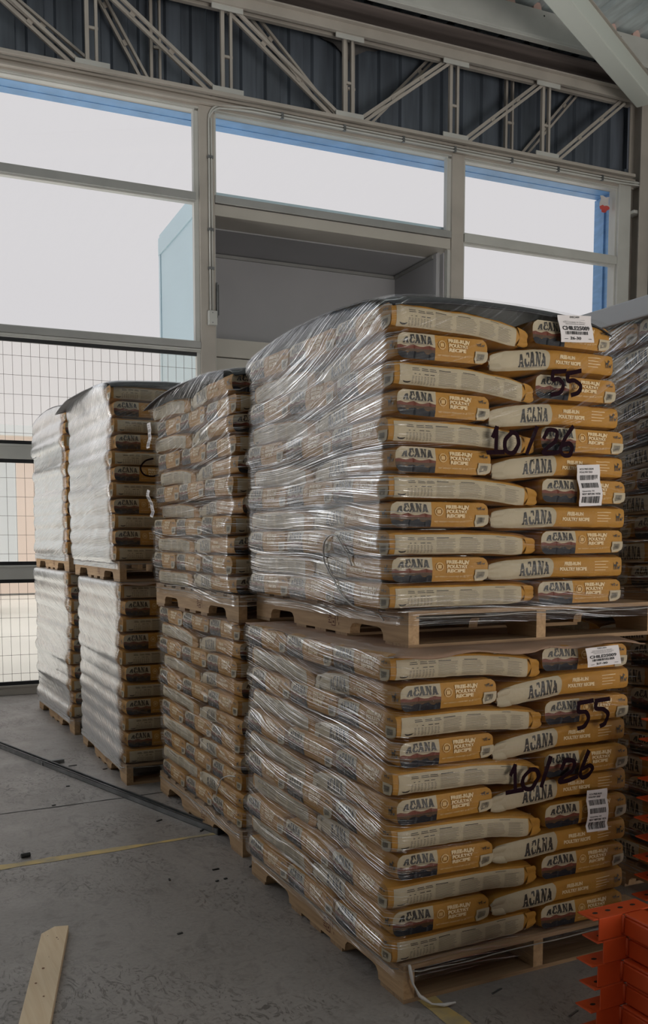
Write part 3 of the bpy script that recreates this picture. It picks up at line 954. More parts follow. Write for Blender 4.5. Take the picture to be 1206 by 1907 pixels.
def drape(polys, nu, nv):
    """cut 2-D polygons along the grid lines so that they can follow the surface"""
    bm = bmesh.new()
    for q in polys:
        try: bm.faces.new([bm.verts.new((x, y, 0)) for x, y in q])
        except ValueError: pass
    us = [p.co.x for p in bm.verts]; vs_ = [p.co.y for p in bm.verts]
    for k in range(1, nu):
        x = k / nu
        if min(us) < x < max(us):
            bmesh.ops.bisect_plane(bm, geom=bm.verts[:] + bm.edges[:] + bm.faces[:], plane_co=(x, 0, 0), plane_no=(1, 0, 0))
    for k in range(1, nv):
        y = k / nv
        if min(vs_) < y < max(vs_):
            bmesh.ops.bisect_plane(bm, geom=bm.verts[:] + bm.edges[:] + bm.faces[:], plane_co=(0, y, 0), plane_no=(0, 1, 0))
    bm.verts.index_update()
    V_ = [(v.co.x, v.co.y) for v in bm.verts]; F_ = [[v.index for v in f.verts] for f in bm.faces]
    bm.free()
    return V_, F_


def lift(f, face, u, v, d):
    P = lambda a, b: f(*FACES[face](a, b))
    h = .004
    uu = min(1 - h, max(h, u)); vv = min(1 - h, max(h, v))
    n = (P(uu + h, vv) - P(uu - h, vv)).cross(P(uu, vv + h) - P(uu, vv - h))
    if n.length > 0: n.normalize()
    return P(min(1, max(0, u)), min(1, max(0, v))) + n * d


PRINTS = {'end': print_end(), 'front': print_front(), 'back': print_back()}
CUT = {k: [(drape(p, GRID[k][0], GRID[k][1]), mi) for p, mi in v] for k, v in PRINTS.items()}
FLAP = drape([[(.90, .12), (.985, .02), (1.0, .5), (.985, .9), (.90, .86), (.935, .5)]], 32, 14)


def sack_mesh(seed, faces, droop):
    f = sack_surf(seed, droop); b = MB()
    for face in ('end', 'tail', 'front', 'back', 'top', 'bottom'):
        nu, nv = GRID[face]
        # match the shared edge resolution loosely; sack edges are welded below
        vs = [f(*FACES[face](i / nu, j / nv)) for i in range(nu + 1) for j in range(nv + 1)]
        fs = [(i * (nv + 1) + j, (i + 1) * (nv + 1) + j, (i + 1) * (nv + 1) + j + 1, i * (nv + 1) + j + 1) for i in range(nu) for j in range(nv)]
        b.add(vs, fs, O_)
    nbase = len(b.f)
    for face in faces:
        for k, ((V_, F_), mi) in enumerate(CUT[face]):
            b.add([lift(f, face, u, v, .0011 + .00022 * k) for u, v in V_], F_, mi)
    me = b.mesh('sack', BAG_MATS, smooth=True, fix=False)
    return me


NSEED = 4
SACKS = {}
DROOP = (0.0, .014, .030)
for k, dr in [(a, c_) for a in range(NSEED) for c_ in range(3)]:
    for nm, fc in (('both_b', ('end', 'back')), ('both_f', ('end', 'front')), ('end', ('end',)), ('back', ('back',)), ('front', ('front',))):
        SACKS[nm, k, dr] = sack_mesh(k + 1, fc, DROOP[dr])
FLAPS = {}
for k, dr in [(a, c_) for a in range(NSEED) for c_ in range(3)]:
    for fc in ('back', 'front'):
        f = sack_surf(k + 1, DROOP[dr])
        V_, F_ = FLAP
        b = MB(); fl = (lambda u: u) if fc == 'back' else (lambda u: 1 - u)
        b.add([lift(f, fc, fl(u), v, .004 + .004 * sin(v * 9)) for u, v in V_], F_, 0)
        FLAPS[fc, k, dr] = b.mesh('folded_flap', [M['b_orange'] if fc == 'back' else M['b_cream']], smooth=True)

ORD = ['lowest', 'second', 'third', 'fourth', 'fifth', 'sixth', 'seventh', 'eighth', 'ninth', 'tenth', 'topmost']
bag_rng = random.Random(11)


def sack(kind, mesh_kind, LM, cx, cy, cz, rz, sx, sy, sz, label, group, flap=None, dr=1):
    k = bag_rng.randrange(NSEED)
    o = bpy.data.objects.new('pet_food_sack', SACKS[mesh_kind, k, dr]); C.objects.link(o)
    j = bag_rng.uniform
    m = LM @ Matrix.Translation((cx + j(-.003, .003), cy + j(-.003, .003), cz)) @ Matrix.Rotation(rz + j(-.018, .018), 4, 'Z') @ Matrix.Rotation(j(-.012, .012), 4, 'X') @ Matrix.Rotation(j(-.007, .007), 4, 'Y') @ Matrix.Diagonal((sx, sy, sz, 1))
    o.matrix_world = m
    tag(o, label, 'sack', group)
    if flap:
        p = bpy.data.objects.new('folded_flap', FLAPS[flap, k, dr]); C.objects.link(p); p.parent = o
    return o


# ------------------------------------------------------------------ pallets
PL, PW, PH = 1.219, 1.016, .115


def notch_poly():
    """side outline (y,z) of a stringer with two arched fork notches"""
    z0, z1 = .013, .102
    pts = [(0, z0)]
    for a, c in ((.152, .381), (.838, 1.067)):
        pts += [(a, z0), (a + .004, z0 + .022), (a + .018, z0 + .036), (a + .04, z0 + .040), (c - .04, z0 + .040), (c - .018, z0 + .036), (c - .004, z0 + .022), (c, z0)]
    pts += [(PL, z0), (PL, z1), (0, z1)]
    return pts


def stringer_mesh():
    b = MB(); poly = notch_poly(); z1 = .102
    for x in (0, .038):
        base = len(b.v)
    # build as column strips so that faces stay convex
    ys = sorted({p[0] for p in poly}); low = {}
    for y in ys: low[y] = max(p[1] for p in poly if p[0] == y and p[1] < z1) if y not in (.152, .381, .838, 1.067) else None
    segs = []
    P = poly[:-2]
    for (ya, za), (yb, zb) in zip(P[:-1], P[1:]):
        if yb - ya > 1e-6: segs.append((ya, za, yb, zb))
    for ya, za, yb, zb in segs:
        b.add([(0, ya, za), (0, yb, zb), (0, yb, z1), (0, ya, z1)], [(0, 3, 2, 1)]); b.add([(.038, ya, za), (.038, yb, zb), (.038, yb, z1), (.038, ya, z1)], [(0, 1, 2, 3)])
        b.add([(0, ya, za), (.038, ya, za), (.038, yb, zb), (0, yb, zb)], [(0, 3, 2, 1)])
    b.add([(0, 0, z1), (0, PL, z1), (.038, PL, z1), (.038, 0, z1)], [(0, 3, 2, 1)])
    b.add([(0, 0, .013), (.038, 0, .013), (.038, 0, z1), (0, 0, z1)], [(0, 1, 2, 3)])
    b.add([(0, PL, .013), (.038, PL, .013), (.038, PL, z1), (0, PL, z1)], [(0, 3, 2, 1)])
    return b.mesh('stringer', [M['wood_y']], fix=False)


STR_ME = stringer_mesh()
b = MB(); b.box(0, PW, 0, .089, 0, .013); BOARD_ME = b.mesh('board', [M['wood_x']])
b = MB(); b.box(0, PW, 0, .14, 0, .013); WIDE_ME = b.mesh('board', [M['wood_x']])
b = MB()
b.add([(-.0008, .57, .03), (-.0008, .57, .085), (-.0008, .573, .085), (-.0008, .573, .03)], [(0, 1, 2, 3)])
for (y0, y1, z0, z1) in ((.57, .63, .082, .085), (.57, .63, .055, .057), (.60, .63, .030, .033), (.627, .63, .033, .082), (.60, .602, .033, .055), (.58, .60, .060, .064), (.58, .595, .068, .072), (.60, .615, .074, .078), (.576, .60, .038, .042), (.578, .590, .046, .050), (.61, .62, .040, .048), (.645, .648, .05, .08), (.645, .660, .07, .073), (.655, .658, .035, .045)):
    b.add([(-.0008, PL - y0 - .1, z0), (-.0008, PL - y1 - .1, z0), (-.0008, PL - y1 - .1, z1), (-.0008, PL - y0 - .1, z1)], [(0, 1, 2, 3)])
b.f = b.f[1:]; b.m = b.m[1:]; b.uv = b.uv[1:]
STAMP_ME = b.mesh('heat_stamp', [M['stamp']], fix=False)


def pallet(LM, label, group='wooden pallets under the sack loads'):
    r = empty('pallet'); r.matrix_world = LM; tag(r, label, 'pallet', group)
    def ch(nm, me, loc):
        o = bpy.data.objects.new(nm, me); C.objects.link(o); o.parent = r; o.location = loc; return o
    for k, x in enumerate((0, PW / 2 - .019, PW - .038)): ch('stringer', STR_ME, (x, 0, 0))
    ch('deck_board', WIDE_ME, (0, 0, .102)); ch('deck_board', WIDE_ME, (0, PL - .14, .102))
    for y in (.185, .345, .50, .635, .79, .945): ch('deck_board', BOARD_ME, (0, y, .102))
    ch('bottom_board', WIDE_ME, (0, 0, 0)); ch('bottom_board', WIDE_ME, (0, PL - .14, 0))
    for y in (.40, .565, .73): ch('bottom_board', BOARD_ME, (0, y, 0))
    ch('heat_stamp', STAMP_ME, (0, 0, 0))
    return r


# ------------------------------------------------------------------ stretch film and loads
def film_point(side, t, z, D, out):
    """side 'W' runs along y at x=0, 'S' along x at y=0; D=(x0,x1,y0,y1) as functions of z"""
    x0, x1, y0, y1 = D(z)
    if side == 'W': return Vector((x0 - out, y0 + t * (y1 - y0), z))
    if side == 'S': return Vector((x0 + t * (x1 - x0), y0 - out, z))
    if side == 'E': return Vector((x1 + out, y0 + t * (y1 - y0), z))
    return Vector((x0 + t * (x1 - x0), y1 + out, z))


ROPE = mat('twisted_clear_film', (.30, .28, .26), .25)


class Load:
    def __init__(s, ox, oy, oz, rot, lh, first, name, n=11, w=.925, l=1.152, dx=-.0, dy=.03, inner=True, far=True, lean=0.0, narrow=0.0, slope=0.0,
                 film='film', layers=1.0, layersS=.35, cap=False, card=False, crown=.04, seed=1, slant=0.0, slant_top=0.0, smin=0.07, vis='all', drp=None, capw=0.0, jit=1.0):
        s.__dict__.update(locals())
        s.LM = Matrix.Translation((ox, oy, oz)) @ Matrix.Rotation(rot, 4, 'Z')
        s.z0 = PH + (.0)
        s.z1 = s.z0 + n * lh
        rr = random.Random(seed * 17)
        s.offW = [rr.uniform(-.008, .012) * jit + (.005 if ((k % 2 == 0) == (first == 'A')) else -.004) for k in range(n)]
        s.offS = [rr.uniform(-.005, .007) for k in range(n)]

    def dims(s, z):
        """outline of the sacks at height z (local)"""
        f = max(0, min(1, (z - s.z0) / (s.z1 - s.z0)))
        x0 = s.dx + s.lean * f; x1 = x0 + s.w - s.narrow * max(0, f - .55) / .45
        y0 = s.dy + .25 * s.lean * f * 0; y1 = y0 + s.l
        if z < s.z0:      # over the pallet
            g = min(1, (s.z0 - z) / .012)
            x0 = x0 + (0.0 - x0) * g; x1 = x1 + (PW - x1) * g; y0 = y0 * (1 - g); y1 = y1 + (PL - y1) * g
        return x0, x1, y0, y1

    def build(s):
        who = s.name
        grp = 'sacks in the ' + who
        nn = s.n
        for k in range(nn):
            A = (k % 2 == 0) == (s.first == 'A')
            zc = s.z0 + (k + .5) * s.lh
            x0, x1, y0, y1 = s.dims(zc)
            x0 -= s.offW[k]; y0 -= s.offS[k]
            dr = s.drp[k] if s.drp else (0 if k == 0 else 1 if k < 4 else 2)
            W_, L_ = x1 - x0, y1 - y0
            sz = s.lh / BH * .995
            ll = W_ * .605; ss = W_ - ll
            o_ = ORD[k] if k < nn - 1 else 'topmost'
            if k == 9: o_ = 'tenth'
            base = o_ + ' layer of ' + who
            base = o_ + ' layer of ' + s.name.replace('the ', '')
            def lab(a, b_): return 'ochre sack ' + a + ', ' + base
            if A:
                y3 = L_ / 3
                for i, w_ in enumerate(('corner', 'middle', 'far')):
                    if w_ == 'far' and not s.far: continue
                    t = {'corner': 'showing fine print at corner', 'middle': 'end on mid aisle side', 'far': 'end on at far aisle corner'}[w_]
                    sack('A', 'both_b' if i == 0 else 'end', s.LM, x0 + ll / 2, y0 + (i + .5) * y3, zc, pi, ll / BL, y3 / BW, sz, lab(t, ''), grp, 'back' if i == 0 else None, dr)
                if s.inner: sack('A', 'end', s.LM, x0 + ll + ss / 2, y0 + L_ * .25, zc, -pi / 2, L_ * .5 / BL, ss / BW, sz, lab('end on beside corner sack', ''), grp, None, dr)
            else:
                y2 = L_ / 2
                sack('B', 'both_f', s.LM, x0 + ss / 2, y0 + y2 / 2, zc, -pi / 2, y2 / BL, ss / BW, sz, lab('with logo end at corner', ''), grp, 'front', dr)
                if s.far or s.vis == 'R': sack('B', 'back', s.LM, x0 + ss / 2, y0 + 1.5 * y2, zc, pi / 2, y2 / BL, ss / BW, sz, lab('sideways on far aisle half', ''), grp, 'back', dr)
                if s.inner: sack('B', 'front', s.LM, x0 + ss + ll / 2, y0 + y2 * .33, zc, 0, ll / BL, y2 * .66 / BW, sz, lab('with cream top beside corner sack', ''), grp, 'front', dr)
        pallet(s.LM, 'notched wooden pallet under the ' + who)
        s.make_film()
        if s.cap: s.make_cap()
        if s.card: s.make_card()

    def out(s, side, t, z, wr=True):
        """how far the film stands off the outline"""
        o = .013
        if z > s.z0 and side in 'WS':
            off = s.offW if side == 'W' else s.offS
            q = max(0, min(s.n - 1.001, (z - s.z0) / s.lh - .5)); k = int(q)
            o += off[k] + (off[min(k + 1, s.n - 1)] - off[k]) * (q - k)
        if z > s.z0:
            ph = ((z - s.z0) / s.lh) % 1.0
            o += -.002 + .009 * sqrt(max(0, sin(pi * ph)))
            if z < s.z0 + .10: o += 0
        h = {'W': 0, 'S': 31, 'E': 57, 'N': 83}[side]
        p = Vector((t * 5 + h, z * 6, s.seed * 9.1))
        if wr: o += .004 * noise.noise(p) + .003 * noise.noise(p * 4)
        return max(.004, o)

    def P(s, side, t, z, extra=0.0):
        return film_point(side, t, z, s.dims, s.out(side, t, z) + extra)

    def topz(s, x, y):
        """height of the crowned top sheet"""
        x0, x1, y0, y1 = s.dims(s.z1)
        u = max(0, min(1, (x - x0) / (x1 - x0))); v = max(0, min(1, (y - y0) / (y1 - y0)))
        return s.z1 + .004 + s.crown * (4 * v * (1 - v)) ** .8 * .9 + s.crown * .55 * (4 * u * (1 - u)) ** .6 + s.slope * u

    def make_film(s):
        b = MB(); rows = []
        zs = [s.smin] + [s.smin + (s.z0 - s.smin) * k / 4 for k in range(1, 5)]
        nz_ = s.n * 5
        zs += [s.z0 + (s.z1 - s.z0) * k / nz_ for k in range(1, nz_ + 1)]
        ring_t = []
        for side, tt, nseg in (('S', (0, 1), 24), ('E', (0, 1), 12), ('N', (1, 0), 12), ('W', (1, 0), 30)):
            for k in range(nseg + 1):
                t = k / nseg; t = .012 + t * .976
                ring_t.append((side, t if tt[0] == 0 else 1 - t))
        x0_, x1_, y0_, y1_ = s.dims(s.z1)
        peri = []
        u = 0; prev = None
        for side, t in ring_t:
            p = film_point(side, t, s.z1, s.dims, .01)
            if prev is not None: u += (p - prev).length
            prev = p; peri.append(u)
        n = len(ring_t)
        vs = []; dens = []; uvs = []
        for z in zs:
            for (side, t), u in zip(ring_t, peri):
                p = s.P(side, t, z)
                if z > s.z1 - 1e-6 and True:
                    p.z = s.topz(p.x, p.y) - .004
                elif z > s.z1 - 3 * s.lh:   # upper edge follows the crown
                    f = (z - (s.z1 - 3 * s.lh)) / (3 * s.lh)
                    p.z = z + (s.topz(p.x, p.y) - .004 - s.z1) * f * f
                vs.append(p)
                d = {'W': s.layers, 'S': s.layersS, 'E': .7, 'N': s.layers}[side]  # aisle side weighted up to carry the window sheen
                if z < s.z0 + .05: d = max(d, .8) * 1.1
                if ((side == 'S' and t < .03) or (side == 'W' and t < .02)) and s.film == 'film': d = max(d, .9)
                if s.film != 'film':
                    d = min(d, s.layers) if side != 'S' else s.layersS
                    if side == 'W': d *= min(1, .12 + max(0, t - .03 - .05 * noise.noise(Vector((z * 7, s.seed * 5, 0)))) * 14)
                    if side == 'S' and t < .05: d = .1
                dens.append(d)
                zz = (z - s.z0) / (s.z1 - s.z0)
                sl = s.slant + s.slant_top * max(0, zz - .35) / .65 * 1.0
                uu = peri[-1] - u if side == 'W' else (u * -1)
                uvs.append((uu + s.seed * 3.7, z + sl * uu + .012 * sin(uu * 7 + z * 4)))
        # rim folded over the top
        for z_i, inn in ((0, .03), (1, .09)):
            for (side, t), u in zip(ring_t, peri):
                p = s.P(side, t, s.z1)
                cx, cy = (x0_ + x1_) / 2, (y0_ + y1_) / 2
                q = Vector((min(max(p.x, x0_ + inn), x1_ - inn), min(max(p.y, y0_ + inn), y1_ - inn), 0))
                q.z = s.topz(q.x, q.y) + .004 + .002 * noise.noise(q * 20)
                vs.append(q); dens.append(.8); uvs.append((u + s.seed, s.z1 + inn * 4 + .3 * u))
        R = len(zs) + 2
        fs = []; fuv = []
        for r in range(R - 1):
            for k in range(n - 1):
                f = (r * n + k, r * n + k + 1, (r + 1) * n + k + 1, (r + 1) * n + k)
                # avoid a seam where the flow coordinates jump
                fs.append(f)
                us_ = [list(uvs[i]) for i in f]
                sides = {ring_t[i % n][0] for i in f}
                fuv.append([tuple(a) for a in us_])
            f = (r * n + n - 1, r * n, (r + 1) * n, (r + 1) * n + n - 1)
            fs.append(f); fuv.append([uvs[f[1]], uvs[f[1]], uvs[f[2]], uvs[f[2]]])
        b.add(vs, fs, 0, fuv)
        me = b.mesh('stretch_wrap', [M[s.film]], smooth=True, fix=False)
        at = me.attributes.new('layers', 'FLOAT', 'POINT'); at.data.foreach_set('value', dens)
        o = bpy.data.objects.new('stretch_wrap', me); C.objects.link(o); o.matrix_world = s.LM
        tag(o, 'clear plastic stretch film wrapped around the ' + s.name, 'stretch film', 'stretch film around the sack loads')
        s.wrap = o
        if s.vis != 'none':
            b = MB(); pts = []
            for side, seq in (('W', [1 - k / 26 for k in range(1, 26)]), ('S', [k / 22 for k in range(1, 22)])):
                for t in seq:
                    z = s.z0 - .018 + .006 * noise.noise(Vector((t * 6, s.seed * 3.3, 0 if side == 'W' else 9)))
                    pts.append(film_point(side, t, z, lambda z_: (0, PW, 0, PL), .016))
            b.tube(pts, [.0022 + .0015 * noise.noise(Vector((i * .7, s.seed, 0))) for i in range(len(pts))], 6)
            b.build('film_rope', ROPE, o, smooth=True)

    def make_cap(s):
        x0, x1, y0, y1 = s.dims(s.z1)
        b = MB(); nx, ny = 22, 26; vs = []
        ov = .008
        for lvl in (0, 1):
            for i in range(nx + 1):
                for j in range(ny + 1):
                    x = x0 - ov + (x1 - x0 + 2 * ov) * i / nx; y = y0 - ov + (y1 - y0 + 2 * ov) * j / ny
                    z = s.topz(x, y) + .002 * noise.noise(Vector((x * 8, y * 8, s.seed)))
                    if j == 0: y -= .004; z -= .020
                    if j == 1: z -= .003
                    if s.capw:
                        q = max(0, 1 - i / 5) ; g = max(0, min(1, (j / ny - .25) / .4))
                        x -= s.capw * q * q * g; z -= s.capw * .45 * q * q * g
                    if i == nx: x += .030 * min(1, j / 4); z -= .012
                    if i == nx - 1: z -= .004
                    vs.append((x, y, z - (0 if lvl else .005)))
        st_ = ny + 1; N_ = (nx + 1) * st_
        fs = []
        for i in range(nx):
            for j in range(ny):
                a = i * st_ + j
                fs.append((N_ + a, N_ + a + st_, N_ + a + st_ + 1, N_ + a + 1)); fs.append((a, a + 1, a + st_ + 1, a + st_))
        for i in range(nx):
            for j0 in (0, ny):
                a = i * st_ + j0; fs.append((a, a + st_, N_ + a + st_, N_ + a))
        for j in range(ny):
            for i0 in (0, nx):
                a = i0 * st_ + j; fs.append((a, a + 1, N_ + a + 1, N_ + a))
        b.add(vs, fs)
        o = b.build('top_sheet', M['cap'], smooth=True); o.matrix_world = s.LM
        tag(o, 'dark plastic top sheet laid over the ' + s.name, 'top sheet', 'dark sheets on the upper loads')

    def make_card(s):
        """wavy cardboard between the lower sacks and the pallet above"""
        x0, x1, y0, y1 = s.dims(s.z1)
        rr = random.Random(s.seed + 40)
        b = MB(); nx, ny = 40, 48; vs = []
        ov = .022
        for lvl in (0, 1):
            for i in range(nx + 1):
                for j in range(ny + 1):
                    fx, fy = i / nx, j / ny
                    ex = ov * (1 + .5 * noise.noise(Vector((fy * 5, 3.3, s.seed)))); ey = ov * (1 - .75 * max(0, min(1, (fx - .55) / .1))) * (1 + .9 * noise.noise(Vector((fx * 6, 7.7, s.seed))))
                    ex *= .3; x = x0 - ex + (x1 - x0 + ex * 1.0 + .06) * fx; y = y0 - ey + (y1 - y0 + 2 * ey) * fy
                    edge = max(0, 1 - min(fx, 1 - fx) * 18, 1 - min(fy, 1 - fy) * 18)
                    z = s.z1 + .0045 + edge * (-.010 - .012 * abs(noise.noise(Vector((x * 6, y * 6, s.seed * 2)))) - .006 * sin((x + y) * 21))
                    if j == 0: y += .006 * rr.uniform(-1, 1)
                    vs.append((x, y, z + (.004 if lvl else 0)))
        st_ = ny + 1; N_ = (nx + 1) * st_; fs = []
        for i in range(nx):
            for j in range(ny):
                a = i * st_ + j
                fs.append((N_ + a, N_ + a + st_, N_ + a + st_ + 1, N_ + a + 1)); fs.append((a, a + 1, a + st_ + 1, a + st_))
        for i in range(nx):
            for j0 in (0, ny):
                a = i * st_ + j0; fs.append((a, a + st_, N_ + a + st_, N_ + a))
        for j in range(ny):
            for i0 in (0, nx):
                a = i0 * st_ + j; fs.append((a, a + 1, N_ + a + 1, N_ + a))
        b.add(vs, fs)
        o = b.build('cardboard_sheet', M['card'], smooth=True); o.matrix_world = s.LM
        tag(o, 'wavy brown cardboard sheet lying on the ' + s.name, 'cardboard', 'cardboard sheets between the loads')

    # --- things stuck to or written on the film, given in local metres on one side
    def on_side(s, side, a, z, extra):
        """a: metres along the side from the near corner"""
        x0, x1, y0, y1 = s.dims(z)
        t = (a - (y0 if side == 'W' else x0)) / ((y1 - y0) if side == 'W' else (x1 - x0))
        p = s.P(side, t, z, extra)
        # follow the crown of the top rows a little
        return p

    def decal(s, name, side, quads, m, extra=.002, parent=None, cut=.012, bend=0.0):
        """quads: list of (polygon in (a,z)), draped on the film"""
        bm = bmesh.new()
        for q in quads:
            try: bm.faces.new([bm.verts.new((x, y, 0)) for x, y in q])
            except ValueError: pass
        ys = [v.co.y for v in bm.verts]; y = min(ys)
        xs = [v.co.x for v in bm.verts]
        z = math.floor(min(ys) / cut) * cut
        while z < max(ys):
            bmesh.ops.bisect_plane(bm, geom=bm.verts[:] + bm.edges[:] + bm.faces[:], plane_co=(0, z, 0), plane_no=(0, 1, 0)); z += cut
        bm.verts.index_update()
        z = math.floor(min(xs) / cut) * cut
        while z < max(xs):
            bmesh.ops.bisect_plane(bm, geom=bm.verts[:] + bm.edges[:] + bm.faces[:], plane_co=(z, 0, 0), plane_no=(1, 0, 0)); z += cut
        bm.verts.index_update()
        b = MB(); b.add([s.on_side(side, v.co.x, v.co.y, extra + bend * 0) for v in bm.verts], [[v.index for v in f.verts] for f in bm.faces])
        bm.free()
        o = b.build(name, m, s.wrap if parent is None else parent, smooth=True, fix=False)
        return o

    def stroke(s, name, side, lines, w=.009):
        """marker lines as ribbons"""
        quads = []
        for ln in lines:
            for (xa, za), (xb, zb) in zip(ln[:-1], ln[1:]):
                d = Vector((xb - xa, zb - za)); l = d.length
                if l < 1e-5: continue
                d /= l; n = Vector((-d.y, d.x)) * w / 2; e_ = d * w * .35
                quads.append([(xa - e_.x + n.x, za - e_.y + n.y), (xa - e_.x - n.x, za - e_.y - n.y), (xb + e_.x - n.x, zb + e_.y - n.y), (xb + e_.x + n.x, zb + e_.y + n.y)])
        b = MB()
        k = 0
        for q in quads:
            # small per-segment lift keeps the overlapping ends apart
            k += 1
            b.add([s.on_side(side, x, z, .0035 + .00015 * (k % 5)) for x, z in q], [(0, 1, 2, 3)])
        return b.build(name, M['marker'], s.wrap, fix=False)


def smooth_line(pts, n=6):
    """Catmull-Rom through the points"""
    out = []
    P = [pts[0]] + list(pts) + [pts[-1]]
    for i in range(1, len(P) - 2):
        for k in range(n):
            t = k / n
            q = []
            for c_ in (0, 1):
                p0, p1, p2, p3 = P[i - 1][c_], P[i][c_], P[i + 1][c_], P[i + 2][c_]
                q.append(.5 * (2 * p1 + (p2 - p0) * t + (2 * p0 - 5 * p1 + 4 * p2 - p3) * t * t + (3 * p1 - p0 - 3 * p2 + p3) * t ** 3))
            out.append(tuple(q))
    out.append(pts[-1])
    return out


# ---- loads
L1 = Load(0, 0, 0, 0, .0855, 'A', 'lower load of the front stack', dx=-.028, dy=.012, w=.912, l=1.15, card=True, crown=.0, seed=1, slant=-.07, slant_top=-.06, layers=1.2, layersS=.14)
U1 = Load(.072, .105, 1.060, 0, .0838, 'A', 'upper load of the front stack', dx=-.052, dy=.012, w=.925, l=1.13, cap=True, crown=.055, narrow=.10, seed=2, slant=-.05, slant_top=.48, layers=1.8, layersS=.14, slope=-.0)
L2 = Load(.036, 1.416, 0, .01, .0835, 'A', 'lower load of the second stack', dx=0, dy=.012, w=.92, inner=False, card=True, crown=0, seed=3, slant=-.1, layers=.7, layersS=.15)
U2 = Load(-.005, 1.335, 1.042, .0, .0840, 'B', 'upper load of the second stack', dx=0, dy=.012, w=.92, inner=False, cap=True, crown=.05, seed=4, slant=-.05, slant_top=.5, layers=1.1, layersS=.15, capw=.06, jit=2.2)
L3 = Load(-.117, 2.82, 0, -.009, .0935, 'A', 'lower load of the third stack', dx=0, dy=.012, w=.92, inner=False, card=True, crown=0, seed=5, slant=-.3, film='film_shiny', layers=1.1, layersS=.15)
U3 = Load(-.125, 2.86, 1.152, 0, .0885, 'A', 'upper load of the third stack', dx=-.02, dy=.012, w=.92, inner=False, cap=True, crown=.05, seed=6, slant=.1, slant_top=.5, film='film_shiny', layers=1.1, layersS=.15, capw=.09, jit=1.3)
L4 = Load(-.106, 4.32, 0, .034, .0945, 'A', 'lower load of the rearmost stack', dx=0, dy=.012, w=.92, inner=False, card=True, crown=0, seed=7, slant=-.3, film='film_shiny', layers=1.25, layersS=.3)
U4 = Load(-.115, 4.34, 1.162, .02, .0930, 'A', 'upper load of the rearmost stack', dx=0, dy=.012, w=.92, inner=False, cap=True, crown=.05, seed=8, slant=.2, slant_top=.3, film='film_shiny', layers=1.25, layersS=.3, jit=1.2)
L5 = Load(1.29, .02, 0, 0, .088, 'B', 'lower load of the beamside stack', dx=0, dy=.012, w=.92, inner=False, card=True, crown=0, seed=9, slant=.1, layers=1.0, layersS=.2)
U5 = Load(1.285, .03, 1.09, 0, .093, 'A', 'upper load of the beamside stack', dx=0, dy=.012, w=.92, inner=False, crown=0.0, seed=10, slant=.1, slant_top=.4, layers=2.0, layersS=.2)
for ld in (L1, U1, L2, U2, L3, U3, L4, U4, L5, U5): ld.build()

# white foam cap on the fifth stack
b = MB(); b.box(1.27, 2.24, .02, 1.22, 2.232, 2.31)
tag(b.build('foam_cap', M['whitecap'], bevel=.006), 'white slab laid on top of the beamside stack', 'slab')

# ---- labels and writing on the film
T_CODE = text_tris('CHILE25009', .035); T_2630 = text_tris('26-30', .03); T_2730 = text_tris('27-30', .03)
T_DECAN = text_tris('DECAN', .02); T_L1 = text_tris('MERCHANDISE IN TRANSIT'); T_ACA = text_tris('ACA FREE-RUN', .02); T_ACB = text_tris('POULTRY 25LB', .02); T_QTY = text_tris('Quantity: 55', .02); T_DATE = text_tris('BEST BEFORE 10/26', .02)


def affine(polys, c00, c10, c01):
    """unit square to a parallelogram given by lower-left, lower-right, upper-left corners"""
    return [[(c00[0] + (c10[0] - c00[0]) * x + (c01[0] - c00[0]) * y, c00[1] + (c10[1] - c00[1]) * x + (c01[1] - c00[1]) * y) for x, y in q] for q in polys]


def code_label(ld, side, c00, c10, c01, no, extra=.006):
    p = ld.decal('address_label', side, affine([rect(0, 0, 1, 1)], c00, c10, c01), M['white'], extra)
    ink = place(T_CODE, .08, .44, .82, .16) + place(barcode(20, 3), .15, .28, .68, .12) + place(no, .26, .09, .34, .11) + place(T_DECAN, .36, .90, .26, .07) + place(T_L1, .18, .80, .62, .04) + place(T_L1, .14, .73, .70, .04) + place(T_L1, .2, .66, .58, .04) + [rect(.10, .11, .2, .13), rect(.82, .11, .92, .13)]
    ld.decal('printed_text', side, affine(ink, c00, c10, c01), M['ink'], extra + .0012, parent=p)


def stock_label(ld, side, c00, c10, c01, extra=.006):
    p = ld.decal('barcode_label', side, affine([rect(0, 0, 1, 1)], c00, c10, c01), M['white'], extra)
    ink = place(T_ACA, .1, .875, .6, .045) + place(T_ACB, .1, .80, .55, .045) + place(barcode(22, 5), .12, .63, .76, .12) + place(barcode(22, 6), .12, .44, .76, .12) + place(T_QTY, .1, .335, .55, .045) + place(T_DATE, .1, .265, .8, .05) + place(barcode(22, 7), .1, .06, .78, .17)
    ld.decal('printed_text', side, affine(ink, c00, c10, c01), M['ink'], extra + .0012, parent=p)


def loc(ld, pts):
    """world (x,z) on the camera side to the load's own frame"""
    return [(x - ld.ox, z - ld.oz) for x, z in pts]


code_label(U1, 'S', *loc(U1, [(.623, 2.024), (.761, 2.034), (.606, 2.107)]), T_2630, .009)
stock_label(U1, 'S', *loc(U1, [(.718, 1.502), (.814, 1.507), (.706, 1.637)]))
code_label(L1, 'S', *loc(L1, [(.662, .984), (.806, .988), (.653, 1.046)]), T_2730, .022)
stock_label(L1, 'S', *loc(L1, [(.686, .436), (.774, .434), (.684, .576)]))

